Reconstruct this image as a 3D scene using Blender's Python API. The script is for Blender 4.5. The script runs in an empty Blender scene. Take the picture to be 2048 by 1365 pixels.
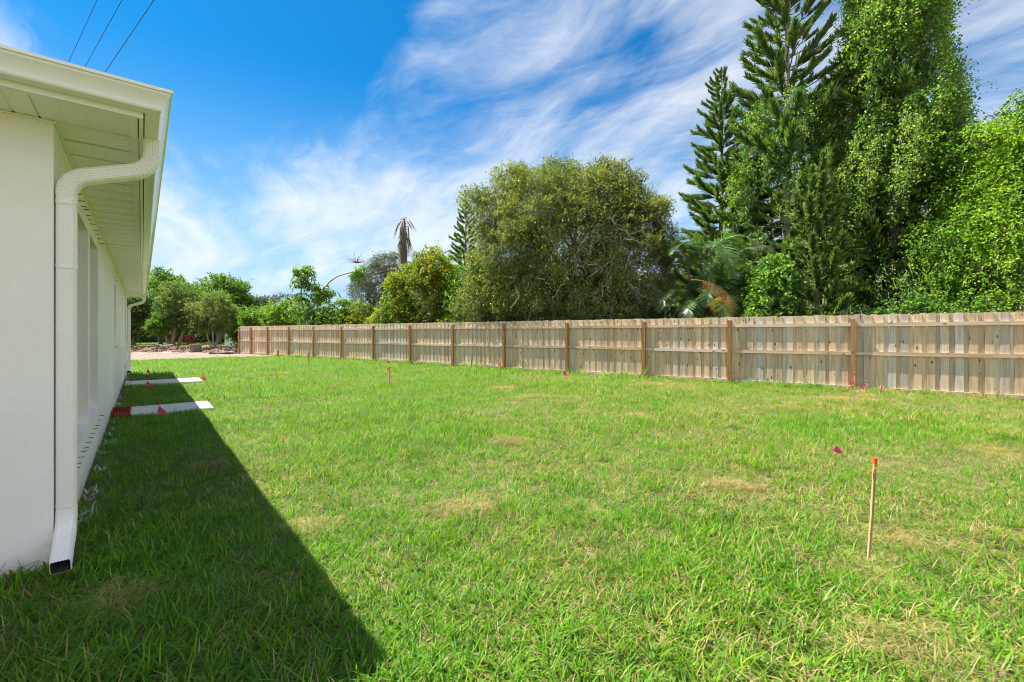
import bpy, bmesh, math, random
import numpy as np
from mathutils import Vector, Matrix

scene = bpy.context.scene
C = scene.collection
RNG = np.random.default_rng(7)
random.seed(7)

# ------------------------------------------------------------------ camera
EYE = 1.38
FPX = 900.0                      # focal length in pixels of the 2048 px wide photograph
HOR = 667.0                      # image row of the horizon
cam_data = bpy.data.cameras.new('camera')
cam_data.sensor_width = 36.0
cam_data.lens = 36.0 * FPX / 2048.0
cam_data.shift_y = -(682.5 - HOR) / 2048.0
cam_data.clip_start = 0.05
cam_data.clip_end = 3000.0
cam = bpy.data.objects.new('camera', cam_data)
cam.location = (0, 0, EYE)
cam.rotation_euler = (math.radians(90), 0, 0)
C.objects.link(cam)
scene.camera = cam

# ------------------------------------------------------------------ light
SUN_AZ = math.radians(-64.5)          # from +Y towards +X
SUN_EL = math.radians(60.0)
to_sun = Vector((math.sin(SUN_AZ) * math.cos(SUN_EL), math.cos(SUN_AZ) * math.cos(SUN_EL), math.sin(SUN_EL)))
sun_data = bpy.data.lights.new('sun', 'SUN')
sun_data.energy = 2.85
sun_data.angle = math.radians(0.5)
sun_data.color = (1.0, 0.95, 0.86)
sun = bpy.data.objects.new('sun', sun_data)
sun.rotation_euler = to_sun.to_track_quat('Z', 'Y').to_euler()
sun.location = (-20, 10, 40)
C.objects.link(sun)

scene.view_settings.view_transform = 'Standard'
scene.view_settings.look = 'None'
scene.view_settings.gamma = 1.0
scene.view_settings.use_curve_mapping = False
scene.view_settings.exposure = 2.3
scene.cycles.max_bounces = 12
scene.cycles.diffuse_bounces = 8
scene.cycles.transmission_bounces = 5
scene.cycles.transparent_max_bounces = 6
scene.cycles.filter_width = 1.0
scene.cycles.caustics_reflective = False
scene.cycles.caustics_refractive = False


class NT:
    """small helper to write node trees"""
    def __init__(self, tree):
        self.t = tree
        tree.nodes.clear()

    def n(self, kind, _inputs=None, **props):
        nd = self.t.nodes.new(kind)
        for k, v in props.items():
            setattr(nd, k, v)
        for k, v in (_inputs or {}).items():
            s = nd.inputs[k]
            if isinstance(v, bpy.types.NodeSocket):
                self.t.links.new(v, s)
            else:
                s.default_value = v
        return nd

    def math(self, op, a, b=0.0, clamp=False):
        return self.n('ShaderNodeMath', {0: a, 1: b}, operation=op, use_clamp=clamp).outputs[0]

    def ramp(self, fac, stops, interp='LINEAR'):
        nd = self.n('ShaderNodeValToRGB', {0: fac})
        cr = nd.color_ramp
        cr.interpolation = interp
        while len(cr.elements) < len(stops):
            cr.elements.new(0.5)
        for e, (p, c) in zip(cr.elements, stops):
            e.position = p
            e.color = (*c, 1.0) if len(c) == 3 else c
        return nd.outputs[0]

    def mix(self, fac, a, b, blend='MIX'):
        nd = self.n('ShaderNodeMix', data_type='RGBA', blend_type=blend)
        for s, v in ((nd.inputs[0], fac), (nd.inputs[6], a), (nd.inputs[7], b)):
            if isinstance(v, bpy.types.NodeSocket):
                self.t.links.new(v, s)
            elif isinstance(v, (int, float)):
                s.default_value = v
            else:
                s.default_value = (*v, 1.0)
        return nd.outputs[2]

    def noise(self, vec, scale, detail=3.0, rough=0.5, dist=0.0):
        ins = {'Scale': scale, 'Detail': detail, 'Roughness': rough, 'Distortion': dist}
        if vec is not None:
            ins['Vector'] = vec
        return self.n('ShaderNodeTexNoise', ins).outputs[0]


world = bpy.data.worlds.new('World')
scene.world = world
world.use_nodes = True
W = NT(world.node_tree)
CL_ROT, CL_OFF = 45, (41.0, 9.0, 0.0)
sky = W.n('ShaderNodeTexSky', sky_type='NISHITA', sun_disc=False, sun_elevation=SUN_EL, sun_rotation=SUN_AZ,
          air_density=1.0, dust_density=0.6, ozone_density=2.2)
tc = W.n('ShaderNodeTexCoord')
sep = W.n('ShaderNodeSeparateXYZ', {0: tc.outputs['Generated']})
deep = W.mix(1.0, sky.outputs[0], (0.015, 0.190, 0.300), 'MULTIPLY')          # polarised deep blue
hz = W.n('ShaderNodeMapRange', {'Value': sep.outputs[2], 'From Min': -0.02, 'From Max': 0.50, 'To Min': 1.0, 'To Max': 0.0}, interpolation_type='SMOOTHSTEP')
base = W.mix(hz.outputs[0], deep, (1.03, 1.56, 2.04))
zz = W.math('ADD', W.math('MAXIMUM', sep.outputs[2], 0.0), 0.22)
comb = W.n('ShaderNodeCombineXYZ', {0: W.math('DIVIDE', sep.outputs[0], zz), 1: W.math('DIVIDE', sep.outputs[1], zz), 2: 0.0})
# cirrus: fibrous streaks that run towards the far left of the view
rot = W.n('ShaderNodeVectorRotate', {'Vector': comb.outputs[0], 'Angle': math.radians(CL_ROT)}, rotation_type='Z_AXIS')
off = W.n('ShaderNodeVectorMath', {0: rot.outputs[0], 1: CL_OFF}, operation='ADD')
def warped(scale, amount, detail):
    w_ = W.n('ShaderNodeTexNoise', {'Vector': off.outputs[0], 'Scale': scale, 'Detail': detail})
    c_ = W.n('ShaderNodeVectorMath', {0: w_.outputs[1], 1: (0.5, 0.5, 0.5)}, operation='SUBTRACT')
    m_ = W.n('ShaderNodeVectorMath', {0: c_.outputs[0]}, operation='SCALE'); m_.inputs['Scale'].default_value = amount
    return W.n('ShaderNodeVectorMath', {0: off.outputs[0], 1: m_.outputs[0]}, operation='ADD').outputs[0]
wa = warped(0.7, 1.5, 2.0); wb = warped(1.1, 0.75, 4.0)
streak = W.noise(W.n('ShaderNodeMapping', {'Vector': wa, 'Scale': (0.6, 1.5, 1.0)}).outputs[0], 1.0, 6.0, 0.58, 0.0)
fine = W.noise(W.n('ShaderNodeMapping', {'Vector': wb, 'Scale': (1.1, 6.5, 1.0), 'Location': (1.7, 0.3, 0)}).outputs[0], 1.0, 9.0, 0.66, 0.0)
patch = W.noise(W.n('ShaderNodeMapping', {'Vector': wb, 'Scale': (2.2, 3.6, 1.0), 'Location': (5.1, 2.3, 0)}).outputs[0], 1.0, 9.0, 0.62, 0.0)
cl = W.math('ADD', W.math('ADD', W.math('MULTIPLY', streak, 1.05), W.math('MULTIPLY', fine, 0.42)), W.math('MULTIPLY', patch, 0.36))
# a clear patch of deep blue high on the left side of the view
hole = W.n('ShaderNodeVectorMath', {0: tc.outputs['Generated'], 1: Vector((-0.48, 0.62, 0.62)).normalized()}, operation='DOT_PRODUCT')
hf = W.n('ShaderNodeMapRange', {'Value': hole.outputs['Value'], 'From Min': 0.92, 'From Max': 0.985, 'To Min': 0.0, 'To Max': 0.38}, interpolation_type='SMOOTHSTEP')
cl = W.math('SUBTRACT', cl, hf.outputs[0])
# the veil thickens away from the clear patch: extra cloud, added to brighten shade
fill_veil = W.n('ShaderNodeMapRange', {'Value': hole.outputs['Value'], 'From Min': 0.72, 'From Max': -0.3, 'To Min': 0.0, 'To Max': 0.24}, interpolation_type='SMOOTHSTEP')
cl = W.math('ADD', cl, fill_veil.outputs[0])
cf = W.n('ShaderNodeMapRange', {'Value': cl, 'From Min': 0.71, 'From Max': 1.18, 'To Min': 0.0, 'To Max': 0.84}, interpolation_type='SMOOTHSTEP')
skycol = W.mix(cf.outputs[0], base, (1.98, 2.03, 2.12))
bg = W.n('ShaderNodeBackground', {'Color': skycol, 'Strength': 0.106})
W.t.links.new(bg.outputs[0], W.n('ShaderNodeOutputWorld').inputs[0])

# ------------------------------------------------------------------ helpers: objects
def tag(o, label=None, cat=None, group=None, kind=None):
    if label: o['label'] = label
    if cat: o['category'] = cat
    if group: o['group'] = group
    if kind: o['kind'] = kind
    return o

def empty(name, loc=(0, 0, 0), rz=0.0, **kw):
    o = bpy.data.objects.new(name, None)
    o.empty_display_size = 0.2
    o.location = loc
    o.rotation_euler = (0, 0, rz)
    C.objects.link(o)
    return tag(o, **kw)

def link_mesh(name, me, parent=None, loc=(0, 0, 0), rot=(0, 0, 0), scl=(1, 1, 1), **kw):
    o = bpy.data.objects.new(name, me)
    o.location, o.rotation_euler, o.scale = loc, rot, scl
    C.objects.link(o)
    if parent is not None: o.parent = parent
    return tag(o, **kw)

def np_mesh(name, V, F, mat, attrs=None, smooth=False):
    """V (n,3); F (m,k) one face size, or list of such arrays; attrs: dict of per vertex floats"""
    me = bpy.data.meshes.new(name)
    if not isinstance(F, (list, tuple)): F = [F]
    F = [np.asarray(f, dtype=np.int32) for f in F if len(f)]
    V = np.asarray(V, dtype=np.float32)
    me.vertices.add(len(V)); me.vertices.foreach_set('co', V.ravel())
    sizes = np.concatenate([np.full(len(f), f.shape[1], dtype=np.int32) for f in F])
    idx = np.concatenate([f.ravel() for f in F])
    me.loops.add(len(idx)); me.loops.foreach_set('vertex_index', idx)
    me.polygons.add(len(sizes))
    starts = np.concatenate([[0], np.cumsum(sizes)[:-1]]).astype(np.int32)
    me.polygons.foreach_set('loop_start', starts)
    me.polygons.foreach_set('loop_total', sizes)
    me.polygons.foreach_set('use_smooth', np.full(len(sizes), smooth, dtype=bool))
    for k, a in (attrs or {}).items():
        at = me.attributes.new(k, 'FLOAT', 'POINT')
        at.data.foreach_set('value', np.asarray(a, dtype=np.float32))
    if mat is not None: me.materials.append(mat)
    me.update(calc_edges=True)
    return me

class Geo:
    """collects vertices, quads and triangles of one mesh"""
    def __init__(self):
        self.v, self.q, self.t, self.a, self.n = [], [], [], [], 0
    def add(self, V, Q=None, T=None, tint=0.5):
        V = np.asarray(V, dtype=np.float32).reshape(-1, 3)
        if Q is not None and len(Q): self.q.append(np.asarray(Q, dtype=np.int32).reshape(-1, 4) + self.n)
        if T is not None and len(T): self.t.append(np.asarray(T, dtype=np.int32).reshape(-1, 3) + self.n)
        self.v.append(V)
        self.a.append(np.broadcast_to(np.asarray(tint, dtype=np.float32), (len(V),)).copy())
        self.n += len(V)
        return self
    def mesh(self, name, mat, smooth=False):
        F = []
        if self.q: F.append(np.concatenate(self.q))
        if self.t: F.append(np.concatenate(self.t))
        return np_mesh(name, np.concatenate(self.v), F, mat, {'tint': np.concatenate(self.a)}, smooth)
    def obj(self, name, mat, parent=None, smooth=False, **kw):
        return link_mesh(name, self.mesh(name, mat, smooth), parent, **kw)

BOXQ = [(0, 3, 2, 1), (4, 5, 6, 7), (0, 1, 5, 4), (1, 2, 6, 5), (2, 3, 7, 6), (3, 0, 4, 7)]
def box(g, x0, x1, y0, y1, z0, z1, tint=0.5):
    g.add([(x0, y0, z0), (x1, y0, z0), (x1, y1, z0), (x0, y1, z0), (x0, y0, z1), (x1, y0, z1), (x1, y1, z1), (x0, y1, z1)], BOXQ, tint=tint)

def boxes(g, cent, half, R, tint):
    """many turned boxes at once: cent (n,3), half (n,3), R (n,3,3)"""
    s = np.array([(-1, -1, -1), (1, -1, -1), (1, 1, -1), (-1, 1, -1), (-1, -1, 1), (1, -1, 1), (1, 1, 1), (-1, 1, 1)], float)
    loc = s[None] * half[:, None, :]
    V = np.einsum('nij,nkj->nki', R, loc) + cent[:, None, :]
    Q = (np.arange(len(cent))[:, None, None] * 8 + np.array(BOXQ)[None]).reshape(-1, 4)
    g.add(V.reshape(-1, 3), Q, tint=np.repeat(tint, 8))

def tube(g, pts, rad, sides=8, tint=0.5, caps=True):
    pts = np.asarray(pts, float); n = len(pts)
    rad = np.broadcast_to(np.asarray(rad, float), (n,))
    T = np.gradient(pts, axis=0); T /= np.linalg.norm(T, axis=1)[:, None] + 1e-9
    ref = np.array([0.0, 0, 1]) if abs(T[0][2]) < 0.9 else np.array([1.0, 0, 0])
    V = []
    A = np.cross(T[0], ref); A /= np.linalg.norm(A)
    ang = np.linspace(0, 2 * math.pi, sides, endpoint=False)
    for i in range(n):
        A = A - T[i] * np.dot(A, T[i]); A /= np.linalg.norm(A) + 1e-9
        B = np.cross(T[i], A)
        V.append(pts[i] + rad[i] * (np.cos(ang)[:, None] * A + np.sin(ang)[:, None] * B))
    V = np.concatenate(V)
    i, j = np.meshgrid(np.arange(n - 1), np.arange(sides), indexing='ij')
    a = i * sides + j; b = i * sides + (j + 1) % sides
    Q = np.stack([a, b, b + sides, a + sides], -1).reshape(-1, 4)
    T3 = []
    if caps:
        V = np.concatenate([V, pts[:1], pts[-1:]])
        m = n * sides
        for k in range(sides):
            T3.append((m, (k + 1) % sides, k)); T3.append((m + 1, (n - 1) * sides + k, (n - 1) * sides + (k + 1) % sides))
    g.add(V, Q, T3, tint)

def unit(a):
    return a / (np.linalg.norm(a, axis=-1, keepdims=True) + 1e-9)

def rand_rot(rng, n):
    q = unit(rng.normal(size=(n, 4)))
    w, x, y, z = q.T
    return np.stack([np.stack([1 - 2 * (y * y + z * z), 2 * (x * y - z * w), 2 * (x * z + y * w)], -1),
                     np.stack([2 * (x * y + z * w), 1 - 2 * (x * x + z * z), 2 * (y * z - x * w)], -1),
                     np.stack([2 * (x * z - y * w), 2 * (y * z + x * w), 1 - 2 * (x * x + y * y)], -1)], -2)

def leaves(g, P, D, N, L, Wd, tint, fold=0.22):
    """one folded rhombus per leaf: P base, D direction of the midrib, N face normal"""
    D = unit(D); S = unit(np.cross(D, N)); N = np.cross(S, D)
    L = np.broadcast_to(L, (len(P),))[:, None]; Wd = np.broadcast_to(Wd, (len(P),))[:, None]
    mid = P + D * L * 0.45
    V = np.stack([P, mid + S * Wd * 0.5 + N * Wd * fold, P + D * L - N * L * 0.08, mid - S * Wd * 0.5 + N * Wd * fold], 1)
    n = len(P); k = np.arange(n)[:, None] * 4
    T = np.concatenate([k + np.array([[0, 1, 2]]), k + np.array([[0, 2, 3]])])
    g.add(V.reshape(-1, 3), None, T, np.repeat(tint, 4))

def strips(g, base, D, up, L, w, bend, tint, seg=2):
    """thin tapering curved blades: base (n,3), D start direction, up: direction it bends to"""
    n = len(base)
    D = unit(D); S = unit(np.cross(D, up) + 1e-6)
    L = np.broadcast_to(L, (n,))[:, None]; w = np.broadcast_to(w, (n,))[:, None]; bend = np.broadcast_to(bend, (n,))[:, None]
    rows = []; p = base.copy(); d = D.copy()
    for i in range(seg + 1):
        ww = w * (1.0 - 0.92 * (i / seg) ** 1.6)
        rows.append(p - S * ww * 0.5); rows.append(p + S * ww * 0.5)
        d = unit(d + up * bend / seg); p = p + d * L / seg
    V = np.stack(rows, 1); m = 2 * (seg + 1)
    k = np.arange(n)[:, None] * m
    Q = np.concatenate([k + np.array([[2 * i, 2 * i + 1, 2 * i + 3, 2 * i + 2]]) for i in range(seg)])
    g.add(V.reshape(-1, 3), Q, None, np.repeat(tint, m))

def at_row(x, row):
    """ground point seen at a column and row of the photograph"""
    d = FPX * EYE / (row - HOR)
    return Vector(((x - 1024.0) / FPX * d, d, 0.0))

def at_depth(x, d, z=0.0):
    return Vector(((x - 1024.0) / FPX * d, d, z))

# ------------------------------------------------------------------ helpers: materials
def mat(name):
    m = bpy.data.materials.new(name); m.use_nodes = True
    return m, NT(m.node_tree)

def finish(nt, bsdf):
    nt.t.links.new(bsdf, nt.n('ShaderNodeOutputMaterial').inputs[0])

def principled(nt, col, rough=0.6, spec=0.4, bump=None, bump_d=0.01, bump_s=0.4, **extra):
    ins = {'Base Color': col if isinstance(col, bpy.types.NodeSocket) else (*col, 1.0), 'Roughness': rough, 'Specular IOR Level': spec}
    if bump is not None:
        ins['Normal'] = nt.n('ShaderNodeBump', {'Height': bump, 'Distance': bump_d, 'Strength': bump_s}).outputs[0]
    ins.update(extra)
    return nt.n('ShaderNodeBsdfPrincipled', ins).outputs[0]

def leaf_mat(name, stops, trans=0.38, tcol=(1.25, 1.35, 0.55), rough=0.45, spec=0.35):
    m, n = mat(name)
    a = n.n('ShaderNodeAttribute', attribute_name='tint')
    col = n.ramp(a.outputs['Fac'], stops)
    p = principled(n, col, rough, spec)
    tr = n.n('ShaderNodeBsdfTranslucent', {'Color': n.mix(1.0, col, tcol, 'MULTIPLY')})
    mx = n.n('ShaderNodeMixShader', {0: trans, 1: p, 2: tr.outputs[0]})
    finish(n, mx.outputs[0])
    return m

def noise_mat(name, stops, scale=6.0, rough=0.8, spec=0.25, bump=0.3, dist=0.01, detail=5.0, stretch=None, coord='Object'):
    m, n = mat(name)
    tcn = n.n('ShaderNodeTexCoord').outputs[coord]
    if stretch: tcn = n.n('ShaderNodeMapping', {'Vector': tcn, 'Scale': stretch}).outputs[0]
    f = n.noise(tcn, scale, detail, 0.6)
    finish(n, principled(n, n.ramp(f, stops), rough, spec, f, dist, bump))
    return m

M = {}
M['bark'] = noise_mat('bark', [(0.3, (0.10, 0.075, 0.05)), (0.7, (0.27, 0.22, 0.17))], 14, stretch=(1, 1, 0.25), bump=0.8, dist=0.02)
M['pale_bark'] = noise_mat('pale_bark', [(0.3, (0.26, 0.22, 0.17)), (0.7, (0.48, 0.43, 0.36))], 10, stretch=(1, 1, 0.3), bump=0.5)
M['orange_bark'] = noise_mat('orange_bark', [(0.3, (0.22, 0.12, 0.06)), (0.7, (0.45, 0.34, 0.24))], 7, stretch=(1, 1, 0.4), bump=0.5)
M['vine_stem'] = noise_mat('vine_stem', [(0.3, (0.25, 0.22, 0.17)), (0.7, (0.46, 0.42, 0.35))], 9)
M['bush_leaf'] = leaf_mat('bush_leaf', [(0.0, (0.077, 0.110, 0.037)), (0.35, (0.182, 0.231, 0.068)), (0.62, (0.286, 0.341, 0.083)), (0.85, (0.462, 0.462, 0.094)), (0.97, (0.374, 0.242, 0.077)), (1.0, (0.330, 0.121, 0.055))], 0.36)
M['vine_leaf'] = leaf_mat('vine_leaf', [(0.0, (0.033, 0.092, 0.020)), (0.4, (0.079, 0.186, 0.033)), (0.75, (0.205, 0.358, 0.041)), (1.0, (0.422, 0.512, 0.049))], 0.42)
M['lime_leaf'] = leaf_mat('lime_leaf', [(0.0, (0.042, 0.115, 0.014)), (0.4, (0.110, 0.255, 0.022)), (0.75, (0.225, 0.40, 0.028)), (1.0, (0.37, 0.50, 0.04))], 0.46)
M['yellow_leaf'] = leaf_mat('yellow_leaf', [(0.0, (0.050, 0.106, 0.016)), (0.4, (0.151, 0.235, 0.022)), (0.75, (0.336, 0.392, 0.031)), (0.93, (0.470, 0.448, 0.034)), (1.0, (0.403, 0.179, 0.045))], 0.42)
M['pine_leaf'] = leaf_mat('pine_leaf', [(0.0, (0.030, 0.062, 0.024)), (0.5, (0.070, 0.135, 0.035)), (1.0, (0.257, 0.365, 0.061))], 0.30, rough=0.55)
M['silver_leaf'] = leaf_mat('silver_leaf', [(0.0, (0.08, 0.10, 0.075)), (0.6, (0.17, 0.20, 0.155)), (1.0, (0.25, 0.27, 0.21))], 0.25, rough=0.4)
M['dark_leaf'] = leaf_mat('dark_leaf', [(0.0, (0.025, 0.053, 0.018)), (0.5, (0.059, 0.112, 0.031)), (1.0, (0.140, 0.217, 0.042))], 0.32)
M['fresh_leaf'] = leaf_mat('fresh_leaf', [(0.0, (0.055, 0.120, 0.020)), (0.5, (0.120, 0.235, 0.028)), (1.0, (0.25, 0.37, 0.040))], 0.45)
M['grey_green_leaf'] = leaf_mat('grey_green_leaf', [(0.0, (0.060, 0.105, 0.034)), (0.5, (0.140, 0.215, 0.055)), (1.0, (0.27, 0.34, 0.09))], 0.42)
M['palm_leaf'] = leaf_mat('palm_leaf', [(0.0, (0.040, 0.092, 0.032)), (0.5, (0.086, 0.167, 0.048)), (1.0, (0.196, 0.287, 0.081))], 0.32, rough=0.35, spec=0.5)
M['yellow_frond'] = leaf_mat('yellow_frond', [(0.0, (0.36, 0.22, 0.03)), (1.0, (0.50, 0.36, 0.05))], 0.35)
M['dead_frond'] = leaf_mat('dead_frond', [(0.0, (0.20, 0.09, 0.035)), (0.6, (0.36, 0.19, 0.09)), (1.0, (0.46, 0.33, 0.20))], 0.25)
M['grey_frond'] = leaf_mat('grey_frond', [(0.0, (0.11, 0.075, 0.05)), (0.6, (0.26, 0.19, 0.14)), (1.0, (0.42, 0.35, 0.28))], 0.18)
M['red_flower'] = leaf_mat('red_flower', [(0.0, (0.20, 0.05, 0.06)), (1.0, (0.42, 0.12, 0.12))], 0.25)

# white painted things
def white_mat(name, col, rough, spec, bscale, bstr, bdist=0.004):
    m, n = mat(name)
    tcn = n.n('ShaderNodeTexCoord').outputs['Object']
    f = n.noise(tcn, bscale, 4, 0.65)
    d = n.noise(tcn, 1.3, 3, 0.6)
    c = n.mix(n.n('ShaderNodeMapRange', {'Value': d, 'From Min': 0.35, 'From Max': 0.75}).outputs[0], col, tuple(0.93 * k for k in col))
    if name == 'stucco':                             # soil splashed up the foot of the wall
        zz_ = n.n('ShaderNodeSeparateXYZ', {0: tcn}).outputs[2]
        up_ = n.n('ShaderNodeMapRange', {'Value': n.math('ADD', zz_, n.math('MULTIPLY', n.math('SUBTRACT', n.noise(tcn, 9, 5, 0.7), 0.5), 0.30)), 'From Min': 0.0, 'From Max': 0.16, 'To Min': 0.55, 'To Max': 0.0})
        c = n.mix(up_.outputs[0], c, (0.42, 0.37, 0.29))
        f = n.math('ADD', f, n.math('MULTIPLY', n.noise(tcn, 14, 3, 0.6), 0.8))
    finish(n, principled(n, c, rough, spec, f, bdist, bstr))
    return m
M['stucco'] = white_mat('stucco', (0.90, 0.86, 0.845), 0.75, 0.3, 48, 0.7)
M['white_metal'] = white_mat('white_metal', (0.89, 0.86, 0.845), 0.22, 0.5, 3.0, 0.05)
M['soffit_vinyl'] = white_mat('soffit_vinyl', (0.88, 0.85, 0.83), 0.42, 0.4, 30, 0.03)
M['pipe_inside'] = noise_mat('pipe_inside', [(0, (0.03, 0.03, 0.03)), (1, (0.08, 0.08, 0.08))])
M['caulk_dark'] = noise_mat('caulk_dark', [(0, (0.03, 0.03, 0.03)), (1, (0.07, 0.07, 0.065))])
M['shingle'] = noise_mat('shingle', [(0.3, (0.05, 0.045, 0.045)), (0.7, (0.13, 0.12, 0.115))], 30)
m_, n_ = mat('window_glass'); finish(n_, principled(n_, (0.03, 0.04, 0.045), 0.05, 0.6)); M['glass'] = m_
M['concrete'] = noise_mat('concrete', [(0.25, (0.40, 0.385, 0.36)), (0.5, (0.54, 0.53, 0.50)), (0.75, (0.62, 0.61, 0.585))], 7, 0.85, bump=0.15, dist=0.003)
M['wire'] = noise_mat('wire', [(0, (0.03, 0.03, 0.045)), (1, (0.06, 0.06, 0.07))])

# weathered fence timber: grain, growth rings, knots, stains, a tone of its own for each board
def wood_mat(name, c_dark, c_mid, c_light, grey=0.35, along='Z', knots=True):
    m, n = mat(name)
    tcn = n.n('ShaderNodeTexCoord').outputs['Object']
    oi = n.n('ShaderNodeObjectInfo')
    off = n.n('ShaderNodeVectorMath', {0: oi.outputs['Random'], 1: (37.0, 91.0, 53.0)}, operation='MULTIPLY')
    v = n.n('ShaderNodeVectorMath', {0: tcn, 1: off.outputs[0]}, operation='ADD').outputs[0]
    sc = {'Z': (26, 26, 1.3), 'X': (1.3, 26, 26)}[along]
    mp = n.n('ShaderNodeMapping', {'Vector': v, 'Scale': sc})
    g1 = n.noise(mp.outputs[0], 1.0, 6, 0.65, 0.6)
    sc2 = {'Z': (9, 9, 0.9), 'X': (0.9, 9, 9)}[along]
    g2 = n.noise(n.n('ShaderNodeMapping', {'Vector': v, 'Scale': sc2}).outputs[0], 1.0, 3, 0.5, 1.0)
    col = n.ramp(g1, [(0.25, c_dark), (0.5, c_mid), (0.75, c_light)])
    col = n.mix(n.n('ShaderNodeMapRange', {'Value': g2, 'From Min': 0.52, 'From Max': 0.72, 'To Max': 0.55}).outputs[0], col, tuple(0.62 * k for k in c_mid))
    # per board: greyer or browner, lighter or darker
    r2 = n.math('FRACT', n.math('MULTIPLY', oi.outputs['Random'], 17.31))
    r3 = n.math('FRACT', n.math('MULTIPLY', oi.outputs['Random'], 71.7))
    lum = 0.36 * c_mid[0] + 0.5 * c_mid[1] + 0.14 * c_mid[2]
    gcol = n.mix(1.0, col, (lum / c_mid[0] * 1.05, lum / c_mid[1] * 1.02, lum / c_mid[2] * 1.0), 'MULTIPLY')
    col = n.mix(n.math('MULTIPLY', n.math('POWER', r2, 2.2), grey * 2.2, True), col, gcol)
    col = n.mix(1.0, col, n.ramp(r3, [(0.0, (0.82, 0.80, 0.78)), (0.5, (0.98, 0.97, 0.96)), (1.0, (1.13, 1.12, 1.10))]), 'MULTIPLY')
    if knots:
        sck = {'Z': (9.5, 9.5, 4.2), 'X': (4.2, 9.5, 9.5)}[along]
        kv = n.n('ShaderNodeMapping', {'Vector': v, 'Scale': sck}).outputs[0]
        kn = n.n('ShaderNodeTexVoronoi', {'Vector': kv, 'Scale': 1.0})
        kf = n.n('ShaderNodeMapRange', {'Value': kn.outputs['Distance'], 'From Min': 0.10, 'From Max': 0.22, 'To Min': 0.85, 'To Max': 0.0}, interpolation_type='SMOOTHSTEP')
        pick = n.math('GREATER_THAN', n.n('ShaderNodeSeparateColor', {0: kn.outputs['Color']}).outputs[0], 0.42)
        col = n.mix(n.math('MULTIPLY', kf.outputs[0], pick), col, (0.085, 0.045, 0.022))
    finish(n, principled(n, col, 0.8, 0.2, g1, 0.0012, 0.35))
    return m
M['board'] = wood_mat('board_timber', (0.43, 0.295, 0.18), (0.64, 0.475, 0.318), (0.79, 0.63, 0.455), 0.32)
M['rail'] = wood_mat('rail_timber', (0.42, 0.285, 0.18), (0.62, 0.465, 0.33), (0.76, 0.61, 0.465), 0.25, 'X')
M['post'] = wood_mat('post_timber', (0.22, 0.11, 0.036), (0.37, 0.20, 0.072), (0.50, 0.30, 0.125), 0.05)
M['stake'] = wood_mat('stake_timber', (0.33, 0.21, 0.09), (0.50, 0.35, 0.18), (0.62, 0.47, 0.28), 0.2)

def plain(name, col, rough=0.6, trans=0.0):
    m, n = mat(name)
    f = n.noise(n.n('ShaderNodeTexCoord').outputs['Object'], 20, 3)
    c = n.mix(f, col, tuple(0.85 * k for k in col))
    p = principled(n, c, rough, 0.4)
    if trans:
        tr = n.n('ShaderNodeBsdfTranslucent', {'Color': c})
        p = n.n('ShaderNodeMixShader', {0: trans, 1: p, 2: tr.outputs[0]}).outputs[0]
    finish(n, p)
    return m
M['pink'] = plain('pink_vinyl', (1.0, 0.10, 0.30), 0.5, 0.6)
M['coral'] = plain('coral_vinyl', (0.85, 0.22, 0.14), 0.5, 0.35)
M['orange'] = plain('orange_vinyl', (0.85, 0.25, 0.02), 0.5, 0.35)
M['orange_paint'] = plain('orange_paint', (0.85, 0.10, 0.02), 0.6)
M['red_paint'] = plain('red_paint', (0.55, 0.04, 0.05), 0.6)
M['steel_wire'] = plain('steel_wire', (0.3, 0.3, 0.3), 0.4)

# ------------------------------------------------------------------ ground
YAW = math.radians(39.4)
HC = Vector((-2.68, 2.63, 0.0))                      # near corner of the house wall
U = Vector((-math.sin(YAW), math.cos(YAW), 0))       # along the long wall, away from the camera
Vn = Vector((math.cos(YAW), math.sin(YAW), 0))       # out of the long wall
HLEN, HWID = 16.4, 9.5

def house_uv(X, Y):
    dx, dy = X - HC.x, Y - HC.y
    return dx * U.x + dy * U.y, dx * Vn.x + dy * Vn.y

FA = Vector((-15.58, 27.92, 0)); FB = Vector((8.3, 10.95, 0))     # fence line
FD = (FB - FA).normalized()
FN = Vector((FD.y, -FD.x, 0))                        # normal towards the camera
if FN.y > 0: FN = -FN

def fence_n(X, Y):
    return (X - FA.x) * FN.x + (Y - FA.y) * FN.y

def height(X, Y):
    """gentle unevenness of the lawn"""
    return 0.012 * np.sin(X * 1.7 + 0.6 * Y) + 0.010 * np.sin(Y * 2.3 - X * 0.9) + 0.008 * np.sin(3.9 * X + 1.1)

def grid_sheet(x0, x1, y0, y1, step, z=0.0, hfun=None):
    xs = np.arange(x0, x1 + step * .5, step); ys = np.arange(y0, y1 + step * .5, step)
    X, Y = np.meshgrid(xs, ys)
    Z = np.full_like(X, z) if hfun is None else z + hfun(X, Y)
    V = np.stack([X, Y, Z], -1).reshape(-1, 3); nx = len(xs)
    i, j = np.meshgrid(np.arange(len(ys) - 1), np.arange(nx - 1), indexing='ij')
    a = i * nx + j
    return V, np.stack([a, a + 1, a + nx + 1, a + nx], -1).reshape(-1, 4)

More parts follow.
